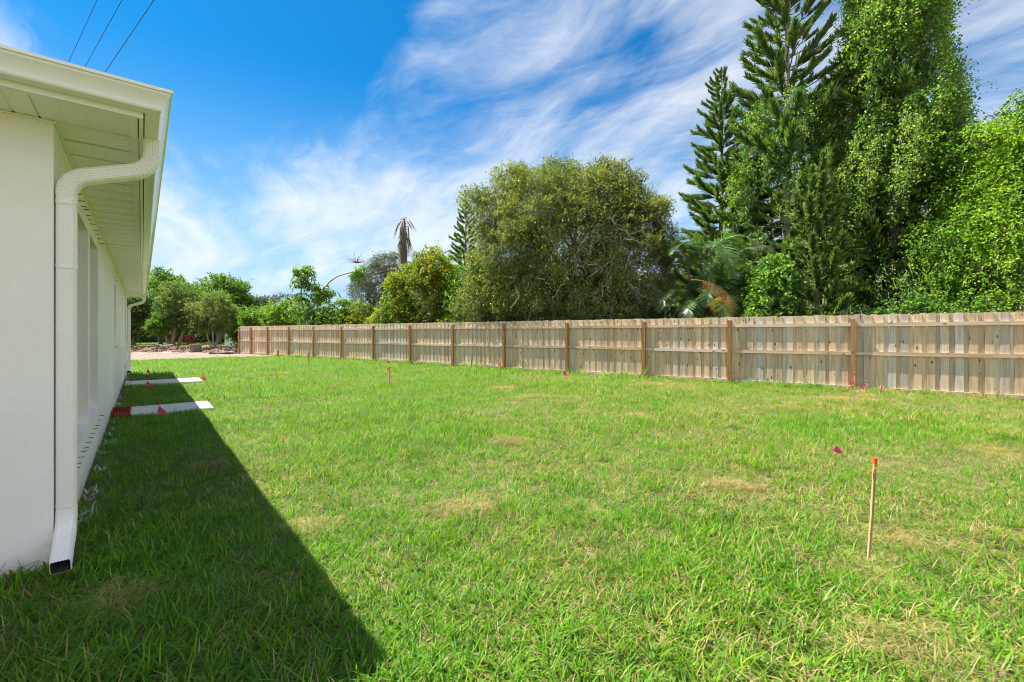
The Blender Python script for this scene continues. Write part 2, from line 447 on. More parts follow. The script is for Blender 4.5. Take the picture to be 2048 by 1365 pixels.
m, n = mat('soil_and_turf')
pos = n.n('ShaderNodeNewGeometry').outputs['Position']
f1 = n.noise(pos, 42.0, 6, 0.75); f2 = n.noise(pos, 2.2, 4, 0.6); f3 = n.noise(pos, 0.35, 3, 0.5)
c = n.ramp(f1, [(0.3, (0.050, 0.034, 0.020)), (0.48, (0.15, 0.115, 0.055)), (0.6, (0.26, 0.21, 0.11)), (0.75, (0.36, 0.30, 0.18))])
gr = n.ramp(f1, [(0.3, (0.040, 0.065, 0.014)), (0.6, (0.10, 0.15, 0.030)), (0.8, (0.20, 0.22, 0.07))])
c = n.mix(n.n('ShaderNodeMapRange', {'Value': f2, 'From Min': 0.40, 'From Max': 0.62, 'To Max': 0.8}).outputs[0], c, gr)
finish(n, principled(n, c, 0.95, 0.1, f1, 0.02, 0.9)); M['turf'] = m

g = Geo()
V, Q = grid_sheet(-400, 400, -80, 700, 20, -0.06)
g.add(V, Q)
ground = g.obj('ground', M['turf']); tag(ground, 'wide flat ground of rough turf running to the horizon', kind='structure')
g = Geo()
V, Q = grid_sheet(-24, 16, -3, 28, 0.25, 0.0, height)
g.add(V, Q)
lawn = g.obj('lawn', M['turf'], smooth=True); tag(lawn, 'soil of the new lawn between white house and wooden fence', kind='structure')

# sandy track beyond the far edge of the lawn
m, n = mat('sand')
pos = n.n('ShaderNodeNewGeometry').outputs['Position']
f1 = n.noise(pos, 2.2, 6, 0.7); f2 = n.noise(n.n('ShaderNodeMapping', {'Vector': pos, 'Scale': (0.25, 1.6, 1)}).outputs[0], 1.0, 4, 0.6)
c = n.ramp(f1, [(0.3, (0.15, 0.11, 0.085)), (0.55, (0.24, 0.195, 0.155)), (0.8, (0.33, 0.285, 0.24))])
c = n.mix(n.n('ShaderNodeMapRange', {'Value': f2, 'From Min': 0.55, 'From Max': 0.7, 'To Max': 0.7}).outputs[0], c, (0.21, 0.155, 0.11))
finish(n, principled(n, c, 0.95, 0.1, f1, 0.05, 0.8)); M['sand'] = m
def strip_sheet(near, far, rows, z, wob=0.0):
    """ground sheet between two polylines with the same number of points"""
    near = np.array(near, float); far = np.array(far, float); k = len(near)
    t = np.linspace(0, 1, rows)[:, None, None]
    P = near[None] * (1 - t) + far[None] * t
    V = np.concatenate([P, np.full((rows, k, 1), z)], -1)
    V[..., 2] += wob * RNG.normal(size=V.shape[:2]) * (np.sin(np.linspace(0, math.pi, rows))[:, None])
    i, j = np.meshgrid(np.arange(rows - 1), np.arange(k - 1), indexing='ij'); a = i * k + j
    return V.reshape(-1, 3), np.stack([a, a + 1, a + k + 1, a + k], -1).reshape(-1, 4)
tt = np.linspace(0, 1, 60)
SN0 = np.array((-26.5, 16.2)); SN1 = np.array((-13.6, 26.4))      # near edge of the sand
SF0 = np.array((-42.0, 30.0)); SF1 = np.array((-19.0, 41.0))
nearl = SN0 + (SN1 - SN0) * tt[:, None] + np.stack([0 * tt, 0.25 * np.sin(tt * 31) + 0.15 * np.sin(tt * 73)], -1)
farl = SF0 + (SF1 - SF0) * tt[:, None] + np.stack([0 * tt, 0.5 * np.sin(tt * 17)], -1)
g = Geo(); V, Q = strip_sheet(nearl, farl, 24, 0.045, 0.035); g.add(V, Q)
tag(g.obj('sandy_track', M['sand'], smooth=True), 'pale sandy bare track beyond the far edge of the lawn', kind='structure')

# ------------------------------------------------------------------ house
house = empty('house', HC, YAW, label='white stucco single storey house with gutter and downspout beside the lawn', cat='house')
WT = 2.62                                           # wall top / soffit height
# long wall (plane x = 0, outwards +x) with openings: (y0, y1, z0, z1)
OPEN = [(0.85, 2.18, 0.50, 2.36), (2.36, 3.38, 0.50, 2.36), (7.35, 8.05, 1.22, 2.30), (11.55, 12.50, 0.06, 2.30), (14.3, 15.2, 1.0, 2.3)]
REC = 0.13
ys = sorted({0.0, HLEN, *[o[0] for o in OPEN], *[o[1] for o in OPEN]})
zs = sorted({0.0, WT, *[o[2] for o in OPEN], *[o[3] for o in OPEN]})
g = Geo()
for a, b in zip(ys[:-1], ys[1:]):
    for c_, d in zip(zs[:-1], zs[1:]):
        my, mz = (a + b) / 2, (c_ + d) / 2
        if any(o[0] < my < o[1] and o[2] < mz < o[3] for o in OPEN): continue
        g.add([(0, a, c_), (0, b, c_), (0, b, d), (0, a, d)], [(0, 1, 2, 3)])
for y0, y1, z0, z1 in OPEN:
    r = -REC - 0.05
    g.add([(0, y0, z0), (0, y0, z1), (r, y0, z1), (r, y0, z0)], [(0, 1, 2, 3)])
    g.add([(0, y1, z0), (r, y1, z0), (r, y1, z1), (0, y1, z1)], [(0, 1, 2, 3)])
    g.add([(0, y0, z1), (0, y1, z1), (r, y1, z1), (r, y0, z1)], [(0, 1, 2, 3)])
    g.add([(0, y0, z0), (r, y0, z0), (r, y1, z0), (0, y1, z0)], [(0, 1, 2, 3)])
# end walls and back wall
g.add([(-HWID, 0, 0), (0, 0, 0), (0, 0, WT), (-HWID, 0, WT)], [(0, 1, 2, 3)])
g.add([(0, HLEN, 0), (-HWID, HLEN, 0), (-HWID, HLEN, WT), (0, HLEN, WT)], [(0, 1, 2, 3)])
g.add([(-HWID, HLEN, 0), (-HWID, 0, 0), (-HWID, 0, WT), (-HWID, HLEN, WT)], [(0, 1, 2, 3)])
g.obj('wall', M['stucco'], house)
for k, (y0, y1, z0, z1) in enumerate(OPEN):
    isdoor = z0 < 0.2
    f = Geo(); t = 0.05
    x0, x1 = -REC - 0.045, -REC + 0.005
    box(f, x0, x1, y0 + .002, y0 + t, z0 + .002, z1 - .002); box(f, x0, x1, y1 - t, y1 - .002, z0 + .002, z1 - .002)
    box(f, x0, x1, y0 + t, y1 - t, z1 - t, z1 - .002); box(f, x0, x1, y0 + t, y1 - t, z0 + .002, z0 + t)
    if not isdoor: box(f, x0 + .004, x1 - .006, y0 + t, y1 - t, (z0 + z1) / 2 - .02, (z0 + z1) / 2 + .02)
    w = f.obj('door' if isdoor else 'window', M['white_metal'], house)
    p = Geo()
    if isdoor:
        box(p, x0 + .01, x1 - .012, y0 + t, y1 - t, z0 + t, z1 - t); p.obj('door_panel', M['white_metal'], w)
        h = Geo(); tube(h, [(x1 - .012, y0 + .12, 1.0), (x1 + .03, y0 + .12, 1.0), (x1 + .03, y0 + .22, 1.0)], .01, 8); h.obj('handle', M['steel_wire'], w)
    else:
        box(p, x0 + .015, x0 + .022, y0 + t, y1 - t, z0 + t, z1 - t); p.obj('pane', M['glass'], w)
        s = Geo()
        s.add([(-REC, y0 + .003, z0 + .03), (-REC, y1 - .003, z0 + .03), (0.012, y1 - .003, z0 + .006), (0.012, y0 + .003, z0 + .006),
               (-REC, y0 + .003, z0 + .003), (-REC, y1 - .003, z0 + .003), (0.012, y1 - .003, z0 - .015), (0.012, y0 + .003, z0 - .015)],
              [(0, 3, 2, 1), (3, 7, 6, 2), (0, 4, 7, 3), (1, 2, 6, 5), (4, 5, 6, 7)])
        s.obj('sill', M['stucco'], w)
# storm shutter studs sticking out above and below the windows
st_ = Geo(); tube(st_, [(-.004, 0, 0), (.036, 0, 0)], .0034, 6); stud_me = st_.mesh('shutter_stud', M['caulk_dark'])
for y in (.95, 1.15, 1.35, 1.55, 1.75, 1.95, 2.2, 2.4, 2.7, 3.0, 3.3, 3.7):
    for z in (0.37, 2.47):
        link_mesh('shutter_stud', stud_me, house, (0, y, z + random.uniform(-.01, .01)), (0, random.uniform(-.15, .15), random.uniform(-.2, .2)))
for y, z in ((7.3, 1.12), (7.7, 1.12), (8.1, 1.12), (7.3, 2.39), (7.7, 2.39), (8.1, 2.39)):
    link_mesh('shutter_stud', stud_me, house, (0, y, z), (0, random.uniform(-.15, .15), random.uniform(-.2, .2)))
ob = Geo(); box(ob, 0, 0.02, 7.5, 7.62, 0.28, 0.36); ob.obj('outlet_cover', M['white_metal'], house)
ob = Geo(); box(ob, 0, 0.05, 13.6, 13.75, 0.45, 0.6); tube(ob, [(0.03, 13.67, 0.45), (0.03, 13.67, 0.05)], 0.012, 6); ob.obj('hose_tap', M['white_metal'], house)

# soffit: vinyl panels, each with its two grooves
SO = 0.382                                           # soffit depth
def soffit_panel_mesh(w):
    """one panel, w wide along y, running from the wall (x=0) to the fascia (x=SO), seen from below"""
    g = Geo(); prof = []
    k = 3
    for i in range(k):
        a = w * i / k; b = w * (i + 1) / k
        prof += [(a + .002, 0.0), (b - .010, 0.0), (b - .008, 0.007), (b - .001, 0.007)]
    for (ya, za), (yb, zb) in zip(prof[:-1], prof[1:]):
        g.add([(0.0, ya, za), (0.0, yb, zb), (SO, yb, zb), (SO, ya, za)], [(0, 3, 2, 1)])
    g.add([(0, 0, .012), (0, w, .012), (SO, w, .012), (SO, 0, .012)], [(0, 1, 2, 3)])
    return g.mesh('soffit_panel', M['soffit_vinyl'])
PW = 0.31
pm = soffit_panel_mesh(PW)
npan = int((HLEN) / PW)
for i in range(npan + 1):
    link_mesh('soffit_panel', pm, house, (0.002, -0.005 + i * PW, WT + random.uniform(-.001, .001)))
for i in range(14):                                # the near end
    link_mesh('soffit_panel', pm, house, (-0.05 - i * PW, -0.002, WT), (0, 0, -math.pi / 2))
# corner square closed by a flat diagonal trim
g = Geo(); g.add([(0, -.004, WT + .001), (SO, -.004, WT + .001), (SO, -SO, WT + .001), (-.05, -SO, WT + .001), (-.05, -.004, WT + .001)], None, [(0, 2, 1), (0, 3, 2), (0, 4, 3)])
g.obj('soffit_panel', M['soffit_vinyl'], house)
def ring_path(o):
    return [(-HWID, -o), (o, -o), (o, HLEN + o), (-HWID, HLEN + o)]
def sweep(profile, name, m_, parent, closed=True, smooth=False):
    """profile of (out, z) points carried round the eaves with mitred corners"""
    k = len(profile); rows = []
    for c_ in range(4):
        rows.append([(*ring_path(o)[c_], z) for o, z in profile])
    V = np.array(rows).reshape(-1, 3); Q = []
    for r in range(3):
        for j in range(k if closed else k - 1):
            a = r * k + j; b = r * k + (j + 1) % k
            Q.append((a, b, b + k, a + k))
    g = Geo(); g.add(V, Q)
    return g.obj(name, m_, parent, smooth)
sweep([(SO + .004, WT - .012), (SO + .024, WT - .012), (SO + .024, WT + .15), (SO + .004, WT + .15)], 'fascia', M['white_metal'], house)
sweep([(SO - .045, WT - .004), (SO - .004, WT - .004), (SO - .004, WT - .0005), (SO - .045, WT - .0005)], 'soffit_trim', M['soffit_vinyl'], house)
sweep([(.002, WT - .012), (.013, WT - .012), (.013, WT - .003), (.002, WT - .003)], 'wall_trim', M['soffit_vinyl'], house)
G0 = SO + .030
face = [(G0 + .062, 2.640), (G0 + .068, 2.642), (G0 + .072, 2.648)]
for q in range(7):                                  # ogee: hollow below, swelling out to the lip
    t_ = q / 6
    face.append((G0 + .074 + .036 * (t_ ** 1.7), 2.654 + .074 * t_))
face += [(G0 + .112, 2.738), (G0 + .122, 2.741), (G0 + .122, 2.757)]
gp = [(G0, 2.765), (G0, 2.640)] + face + [(o - (.018 if i == 0 else .005), z + (.0 if i == 0 else .004)) for i, (o, z) in enumerate(face[::-1])][0:1] + [(o - .005, z + (.004 if z < 2.66 else .0)) for o, z in face[::-1][1:]] + [(G0 + .004, 2.644), (G0 + .004, 2.765)]
NF = len(face)
sweep(gp, 'gutter', M['white_metal'], house)
# mitre strip at the near corner
g = Geo()
gs = [(o + .0015, z) for o, z in gp[2:2 + NF]]
V = []
for o, z in gs: V += [(o - .05, -o - .0015, z), (o + .0015, -o - .0015, z), (o + .0015, -o + .03, z)]
Q = []
for j in range(len(gs) - 1):
    a = j * 3; Q += [(a, a + 1, a + 4, a + 3), (a + 1, a + 2, a + 5, a + 4)]
g.add(V, Q); g.obj('gutter_corner', M['white_metal'], house)
# hipped roof
eo = SO + .05; ez = 2.772; sl = 0.36
hw = HWID / 2 + eo; rz = ez + sl * hw
g = Geo()
x0, x1, y0, y1 = -HWID - eo, eo, -eo, HLEN + eo; xm = (x0 + x1) / 2
g.add([(x0, y0, ez), (x1, y0, ez), (x1, y1, ez), (x0, y1, ez), (xm, y0 + hw, rz), (xm, y1 - hw, rz)], [(1, 2, 5, 4), (3, 0, 4, 5)], [(0, 1, 4), (2, 3, 5)])
g.add([(x0, y0, ez - .012), (x1, y0, ez - .012), (x1, y1, ez - .012), (x0, y1, ez - .012)], [(3, 2, 1, 0)])
g.obj('roof', M['shingle'], house)
sh = Geo(); box(sh, -.15, .15, 0, .3, 0, .008); shm = sh.mesh('shingle', M['shingle'])
for i in range(26):
    link_mesh('shingle', shm, house, (eo - .75 - i * .315, -eo - .06, ez - .002 + random.uniform(0, .012)), (math.atan(sl) * .9, random.uniform(-.01, .01), 0))
for i in range(54):
    link_mesh('shingle', shm, house, (eo + .02, .4 + i * .30, ez - .006), (math.atan(sl) * .9, random.uniform(-.02, .02), math.pi / 2))

def rect_section(a, b, ribs=5, depth=.0035, rad=.010):
    """outline of a ribbed rectangular downspout, half sizes a (x) and b (y)"""
    pts = []
    def side(p0, p1, nrm):
        p0, p1, nrm = map(np.array, (p0, p1, nrm))
        for i in range(ribs):
            for f, dd in ((.12, 0), (.32, 1), (.68, 1), (.88, 0)):
                t = (i + f) / ribs
                pts.append(p0 + (p1 - p0) * t - nrm * depth * dd)
    side((-a + rad, -b), (a - rad, -b), (0, -1.)); side((a, -b + rad), (a, b - rad), (1., 0))
    side((a - rad, b), (-a + rad, b), (0, 1.)); side((-a, b - rad), (-a, -b + rad), (-1., 0))
    return np.array(pts)

def arc(c, r, a0, a1, n, plane):
    out = []
    for t in np.linspace(a0, a1, n):
        ca, sa = r * math.cos(t), r * math.sin(t)
        out.append((c[0] + ca, c[1], c[2] + sa) if plane == 'xz' else (c[0], c[1] + ca, c[2] + sa))
    return out

def downspout(yc, near):
    d = Geo(); di = Geo()
    a, b = .043, .048
    xw, xg = .052, G0 + .037
    R = .135
    path = [((xg, yc, 2.642), 0), ((xg, yc, 2.560), 0)]
    # outlet elbow: from straight down to gently sloping towards the wall
    sl_ = math.radians(20)
    c0 = (xg - R, yc, 2.545)
    e = arc(c0, R, 0, -(math.pi / 2 - sl_), 22, 'xz'); path += [(p, 1) for p in e]
    end = np.array(e[-1]); dirv = np.array((-math.cos(sl_), 0, -math.sin(sl_)))
    run = (end[0] - (xw + R * (1 - math.sin(sl_)))) / math.cos(sl_)
    e2 = end + dirv * run
    path += [(tuple(end + dirv * run * t), 0) for t in (.05, .48, .52, .95)]
    c1 = (xw + R, yc, e2[2] - R * math.cos(sl_))
    e = arc(c1, R, math.pi / 2 + sl_, math.pi, 22, 'xz'); path += [(p, 1) for p in e]
    zt = e[-1][2]
    path += [((xw, yc, zt - .02), 0), ((xw, yc, 1.40), 0), ((xw, yc, .40), 0), ((xw, yc, .35), 0)]
    kick = math.radians(62); R2 = .16
    c2 = (xw, yc - R2, .335)
    e = arc(c2, R2, 0, -kick, 20, 'yz'); path += [(p, 1) for p in e]
    end = np.array(e[-1]); dv = np.array((0, -math.sin(kick), -math.cos(kick)))
    path += [(tuple(end + dv * .03), 0), (tuple(end + dv * .22), 0)]
    P = np.array([p for p, _ in path]); crimp = np.array([c_ for _, c_ in path])
    T = unit(np.gradient(P, axis=0))
    T[0] = (0, 0, -1); T[-1] = dv
    sec = rect_section(a, b); k = len(sec); rows = []; rin = []
    for i in range(len(P)):
        if abs(T[i][0]) > abs(T[i][1]) - 1e-6:
            B = np.array((0, 1., 0)); A = unit(np.cross(B, -T[i]))
            if A[0] * (-T[i][2]) < 0 and abs(T[i][2]) > .5: A = -A
            A = np.cross(-T[i], B) * -1.0
        else:
            A = np.array((1., 0, 0)); B = np.cross(-T[i], A)
        A = unit(A); B = unit(B)
        s = 1.0 + (0.06 if (crimp[i] and i % 2) else 0.0)
        rows.append(P[i] + s * (sec[:, :1] * A + sec[:, 1:] * B))
        rin.append(P[i] + .93 * (sec[:, :1] * A + sec[:, 1:] * B))
    V = np.concatenate(rows); i, j = np.meshgrid(np.arange(len(P) - 1), np.arange(k), indexing='ij')
    aa = i * k + j; bb = i * k + (j + 1) % k
    Q = np.stack([aa, bb, bb + k, aa + k], -1).reshape(-1, 4)
    d.add(V, Q)
    o = d.obj('downspout', M['white_metal'], house)
    Vi = np.concatenate(rin[-2:]); Vi[:k] += (rin[-1] - rin[-2]).mean(0) * .15
    ii = np.arange(k); Q = np.stack([ii, ii + k, (ii + 1) % k + k, (ii + 1) % k], -1)
    di.add(Vi, Q); di.add(rin[-2] + (rin[-1] - rin[-2]).mean(0) * .15, None, [(0, t + 1, t) for t in range(1, k - 1)])
    di.obj('pipe_mouth', M['pipe_inside'], o)
    for zc in ((zt - .05, 1.78, .36) if near else (1.7,)):
        st = Geo()
        q = rect_section(a + .0025, b + .0025, 1, 0)
        lo = [(xw + p[0], yc + p[1], zc - .014) for p in q]; hi = [(xw + p[0], yc + p[1], zc + .014) for p in q]
        kk = len(q); st.add(lo + hi, [(t, (t + 1) % kk, (t + 1) % kk + kk, t + kk) for t in range(kk)])
        box(st, .002, .012, yc + b, yc + b + .02, zc - .014, zc + .014)
        st.obj('strap', M['white_metal'], o)
    return o
downspout(.045, True)
downspout(HLEN - .12, False)

# concrete pads beside the wall, red mulch, both set in the turf
def pad(u0, u1, v0, v1, label):
    o = Geo(); b = .012
    x0, x1, y0, y1, z0, z1 = v0, v1, u0, u1, -.03, .048
    o.add([(x0, y0, z0), (x1, y0, z0), (x1, y1, z0), (x0, y1, z0), (x0, y0, z1 - b), (x1, y0, z1 - b), (x1, y1, z1 - b), (x0, y1, z1 - b),
           (x0 + b, y0 + b, z1), (x1 - b, y0 + b, z1), (x1 - b, y1 - b, z1), (x0 + b, y1 - b, z1)],
          [(0, 1, 5, 4), (1, 2, 6, 5), (2, 3, 7, 6), (3, 0, 4, 7), (4, 5, 9, 8), (5, 6, 10, 9), (6, 7, 11, 10), (7, 4, 8, 11), (8, 9, 10, 11)])
    ob = o.obj('concrete_pad', M['concrete']); ob.location = HC; ob.rotation_euler = (0, 0, YAW)
    tag(ob, label, 'concrete pad', 'concrete pads along the house wall')
PADS = [(5.95, 6.95, .22, 1.40), (11.55, 12.75, .03, 1.72)]
pad(*PADS[0], 'white concrete pad next to the red mulch by the house wall')
pad(*PADS[1], 'white concrete pad at the far door of the house')
MUL = (5.85, 6.85, .0, .23)
m, n = mat('red_mulch'); a = n.n('ShaderNodeAttribute', attribute_name='tint')
finish(n, principled(n, n.ramp(a.outputs['Fac'], [(0, (0.10, 0.012, 0.010)), (.6, (0.27, 0.035, 0.025)), (1, (0.40, 0.08, 0.05))]), .8, .2)); M['mulch'] = m
nm = 1000
uu = RNG.uniform(MUL[0], MUL[1], nm); vv = RNG.uniform(MUL[2], MUL[3], nm)
ctr = np.stack([HC.x + U.x * uu + Vn.x * vv, HC.y + U.y * uu + Vn.y * vv, RNG.uniform(.02, .06, nm)], -1)
g = Geo(); boxes(g, ctr, np.stack([RNG.uniform(.015, .045, nm), RNG.uniform(.005, .012, nm), RNG.uniform(.003, .006, nm)], -1), rand_rot(RNG, nm), RNG.uniform(0, 1, nm))
tag(g.obj('mulch', M['mulch']), 'red dyed wood mulch in the gap between wall and concrete pad', 'mulch', kind='stuff')

# ------------------------------------------------------------------ overhead wires behind the roof
for k, (pa, pb, lab) in enumerate([((-9.5, 10.3, 9.0), (-12.4, 12.6, 9.0), 'thin overhead wire above the roof, leftmost of the three'),
                                   ((-8.93, 10.3, 9.0), (-12.2, 12.86, 9.0), 'thin overhead wire above the roof, middle of the three'),
                                   ((-8.2, 10.3, 9.0), (-11.96, 13.2, 9.0), 'thin overhead wire above the roof, nearest the gutter corner')]):
    a = np.array(pa); b = np.array(pb); d = (b - a) / np.linalg.norm(b - a)
    pts = [a + d * s + np.array((0, 0, 0.00025 * s * s)) for s in np.linspace(-22, 34, 30)]
    g = Geo(); tube(g, pts, .0048 + .001 * k, 6)
    tag(g.obj('power_line', M['wire']), lab, 'power line', 'overhead wires above the roof')

# ------------------------------------------------------------------ fence
fence = empty('wooden_fence', FA, math.atan2(FD.y, FD.x), label='long weathered timber privacy fence with dog eared boards along the lawn', cat='fence')
# fence frame: x along the fence to the right, y away from the camera side
def fence_s(px):
    t = (px - 1024.0) / FPX          # X = t * Y on the fence line FA + s FD
    return (t * FA.y - FA.x) / (FD.x - t * FD.y)
POSTS = [fence_s(p) for p in (478, 502, 535, 577, 626, 682, 746, 820, 905, 1008, 1134, 1288, 1459, 1706)]
POSTS += [POSTS[-1] + 2.95, POSTS[-1] + 5.4]
ysgn = 1.0 if FN.dot(Vector((-math.sin(fence.rotation_euler.z), math.cos(fence.rotation_euler.z), 0))) < 0 else -1.0
BT = 1.83
def board_mesh(w, h, warp=0.0):
    t = .016; c_ = .022
    out = [(-w / 2, -.03), (w / 2, -.03), (w / 2, h - c_), (w / 2 - c_, h), (-w / 2 + c_, h), (-w / 2, h - c_)]
    g = Geo()
    V = [(x, 0, z) for x, z in out] + [(x, t, z) for x, z in out]
    g.add(V, [(i, (i + 1) % 6, (i + 1) % 6 + 6, i + 6) for i in range(6)] + [(0, 5, 2, 1), (5, 4, 3, 2), (6, 7, 8, 11), (11, 8, 9, 10)])
    return g.mesh('board', M['board'])
BM = [board_mesh(w, BT + dh) for w, dh in ((.138, 0), (.140, .004), (.136, -.004), (.140, -.008), (.137, .008))]
for i, s in enumerate(POSTS):
    p = Geo(); hh = 1.735 + random.uniform(-.02, .02)
    if i == 0: hh = 1.76
    e = .004; a_ = .045
    for zlo, zhi, r in ((-.05, hh - e, a_),):
        p.add([(-r, -r, zlo), (r, -r, zlo), (r, r, zlo), (-r, r, zlo), (-r, -r, zhi), (r, -r, zhi), (r, r, zhi), (-r, r, zhi),
               (-r + e, -r + e, hh), (r - e, -r + e, hh), (r - e, r - e, hh), (-r + e, r - e, hh)],
              [(0, 1, 5, 4), (1, 2, 6, 5), (2, 3, 7, 6), (3, 0, 4, 7), (4, 5, 9, 8), (5, 6, 10, 9), (6, 7, 11, 10), (7, 4, 8, 11), (8, 9, 10, 11)])
    p.obj('post', M['post'], fence, loc=(s, 0, 0), rot=(random.uniform(-.006, .006), random.uniform(-.008, .008), 0))
nb = 0
far_boards = Geo()
order = list(range(len(POSTS) - 1))[::-1]
order = [i for i in order if i != len(POSTS) - 2] + [len(POSTS) - 2]
for i in order:
    s0, s1 = POSTS[i], POSTS[i + 1]
    for zr in (1.60, .90, .13 if i < 9 else .055):
        r = Geo(); zj = random.uniform(-.012, .012); L = s1 - s0 - .092
        box(r, -L / 2, L / 2, .0, .038, -.044, .044)
        r.obj('rail', M['rail'], fence, loc=((s0 + s1) / 2, ysgn * .004, zr + zj), rot=(0, random.uniform(-.004, .004), 0))
    kk = max(2, round((s1 - s0) / .222)); pitch = (s1 - s0) / kk
    for j in range(kk):
        for layer in (0, 1):
            if i == len(POSTS) - 2 and False: continue
            sx = s0 + (j + (.25 if layer == 0 else .75)) * pitch + random.uniform(-.012, .012)
            yy = .045 if layer == 0 else .0635
            rot_ = (0, random.uniform(-.007, .007), random.uniform(-.012, .012))
            me = BM[random.randrange(5)]
            if nb < 298:
                link_mesh('board', me, fence, (sx, yy * ysgn, random.uniform(-.008, .008)), rot_); nb += 1
            else:
                V = np.zeros(len(me.vertices) * 3, np.float32); me.vertices.foreach_get('co', V); V = V.reshape(-1, 3) + np.array((sx, yy * ysgn, 0), np.float32)
                far_boards.add(V, [tuple(p.vertices) for p in me.polygons])
if far_boards.n:
    tag(far_boards.obj('board', M['board'], fence), kind='stuff')

# ------------------------------------------------------------------ stakes and marker flags
def flag(px, row, size, lab, m_='pink', tilt=.2, seed=0, ht=.16, droop=.5):
    p = at_row(px, row); p.z = float(height(p.x, p.y))
    r = random.Random(seed)
    o = empty('marker_flag', p, r.uniform(-.25, .1), label=lab, cat='marker flag', group='small marker flags stuck in the lawn')
    w = Geo(); top = (math.sin(tilt) * (ht + size), 0, math.cos(tilt) * (ht + size))
    tube(w, [(0, 0, -.03), (top[0] * .5, 0, top[2] * .5), top], .0018, 5); w.obj('wire', M['steel_wire'], o)
    f = Geo(); nx, nz = 5, 5; V = []
    for i in range(nz):
        for j in range(nx):
            t = i / (nz - 1); s = j / (nx - 1)
            base = np.array(top) * (1 - t * size / (ht + size) * .95)
            V.append(base + np.array((s * size * (.25 + .9 * t), .02 * math.sin(5 * s + 3 * t + seed), -droop * s * size * .9)))
    Q = [(i * nx + j, i * nx + j + 1, (i + 1) * nx + j + 1, (i + 1) * nx + j) for i in range(nz - 1) for j in range(nx - 1)]
    f.add(V, Q); f.obj('flag', M[m_], o, smooth=True)
    return o
flag(312, 846,   .15, 'bright pink marker flag in front of the nearer concrete pad', seed=1)
flag(289, 785, .15, 'bright pink marker flag in front of the farther concrete pad', seed=2)
flag(292, 757, .14, 'pink and red marker flag in the house shade beyond the far pad', seed=3)
flag(402, 772, .17, 'faded coral marker flag in sun just off the far pad', 'coral', .05, seed=4, droop=.2)
flag(1665, 916, .10, 'lone pink marker flag in the open lawn behind the near stake', seed=5, ht=.05)
flag(1126, 760, .17, 'pink marker flag at the foot of a fence post', seed=6, tilt=.05)
flag(773, 734, .14, 'pink marker flag at the fence behind an orange taped stake', seed=7)

def ribbon(o, top, length, width, m_, seed, out=.3, kn=.016):
    f = Geo(); r = random.Random(seed); V = []; n_ = 9
    for i in range(n_):
        t = i / (n_ - 1)
        c_ = np.array(top) + np.array((-out * length * t + .01 * math.sin(9 * t + seed), .012 * math.cos(7 * t + seed), -length * t * (1 - .25 * out)))
        wv_ = width * (.55 + .6 * t) * .5
        V += [c_ + np.array((-wv_, .006 * math.sin(11 * t), 0)), c_ + np.array((wv_, -.006 * math.sin(11 * t + 1), .003))]
    f.add(V, [(2 * i, 2 * i + 1, 2 * i + 3, 2 * i + 2) for i in range(n_ - 1)])
    if kn: f.add(*[[np.array(top) + np.array((x, y, z)) for x, y, z in ((-kn, -.004, -.02), (kn, -.004, -.02), (kn, kn * 2, -.02), (-kn, kn * 2, -.02), (-kn, -.004, .012), (kn, -.004, .012), (kn, kn * 2, .012), (-kn, kn * 2, .012))], BOXQ])
    return f.obj('ribbon', M[m_], o, smooth=False)

def stake(px, row, h, lab, rib=None, paint=None, lean=(0, 0), half=.012, seed=0, pos=None):
    p = at_row(px, row) if pos is None else pos; p.z = float(height(p.x, p.y))
    o = empty('survey_stake', p, 0.0 if lean[0] > .04 else -.75, label=lab, cat='stake', group='survey stakes in the lawn')
    s = Geo(); z0, z1 = -.05, h; a = half
    lx, ly = lean
    cs = [(0.0, a * .9), (.5, a), (1.0, a)]
    pts = []
    for t, r in cs:
        z = z0 + (z1 - z0) * t; cx, cy = lx * z + (.004 if t == .5 else 0), ly * z
        pts += [(cx - r, cy - r, z), (cx + r, cy - r, z), (cx + r, cy + r, z), (cx - r, cy + r, z)]
    Q = [(4 * i + j, 4 * i + (j + 1) % 4, 4 * i + 4 + (j + 1) % 4, 4 * i + 4 + j) for i in range(2) for j in range(4)] + [(8, 9, 10, 11)]
    s.add(pts, Q); s.obj('shaft', M['stake'], o)
    if paint:
        t_ = Geo(); b = a + .0015; zt = h - paint
        box(t_, -b, b, -b, b, 0, paint + .002)
        t_.obj('painted_tip', M['orange_paint'], o, loc=(lx * (zt + paint / 2), ly * (zt + paint / 2), zt))
    for i, (zz_, ln, wd, mm, out) in enumerate(rib or []):
        ribbon(o, (lx * zz_, ly * zz_ - a, zz_), ln, wd, mm, seed + i, out, 0 if paint else a + .002)
    return o
stake(1736, 1118, .635, 'tall thin wooden stake with orange painted top, nearest in the lawn', [(.585, .05, .018, 'orange', .9)], .035, (.068, 0), .0066, 1)
stake(778, 776, .52, 'wooden stake with orange tape at mid lawn, in front of the fence', [(.50, .16, .06, 'orange', .8)], None, (.02, 0), .022, 2)
stake(999, 759, .50, 'wooden stake with orange tape close in front of a fence post', [(.48, .16, .06, 'orange', .9)], None, (.03, 0), .02, 3)
stake(617, 728, .52, 'short stake with orange tape on the far side of the lawn', [(.50, .20, .10, 'orange', .3)], None, (0, 0), .028, 4)
stake(1708, 812, .62, 'thin stake with pink and orange ribbons by the right fence post', [(.60, .24, .028, 'pink', .35), (.42, .20, .03, 'orange', .6)], None, (.02, 0), .011, 5)
stake(1733, 786, .28, 'stubby stake with pink ribbon against the fence boards', [(.26, .22, .035, 'pink', .35)], None, (0, 0), .02, 6)
stake(1759, 789, .16, 'low stake hidden in grass with pink ribbon, nearest the right edge of the frame', [(.17, .14, .05, 'pink', .5)], None, (.25, 0), .012, 7)
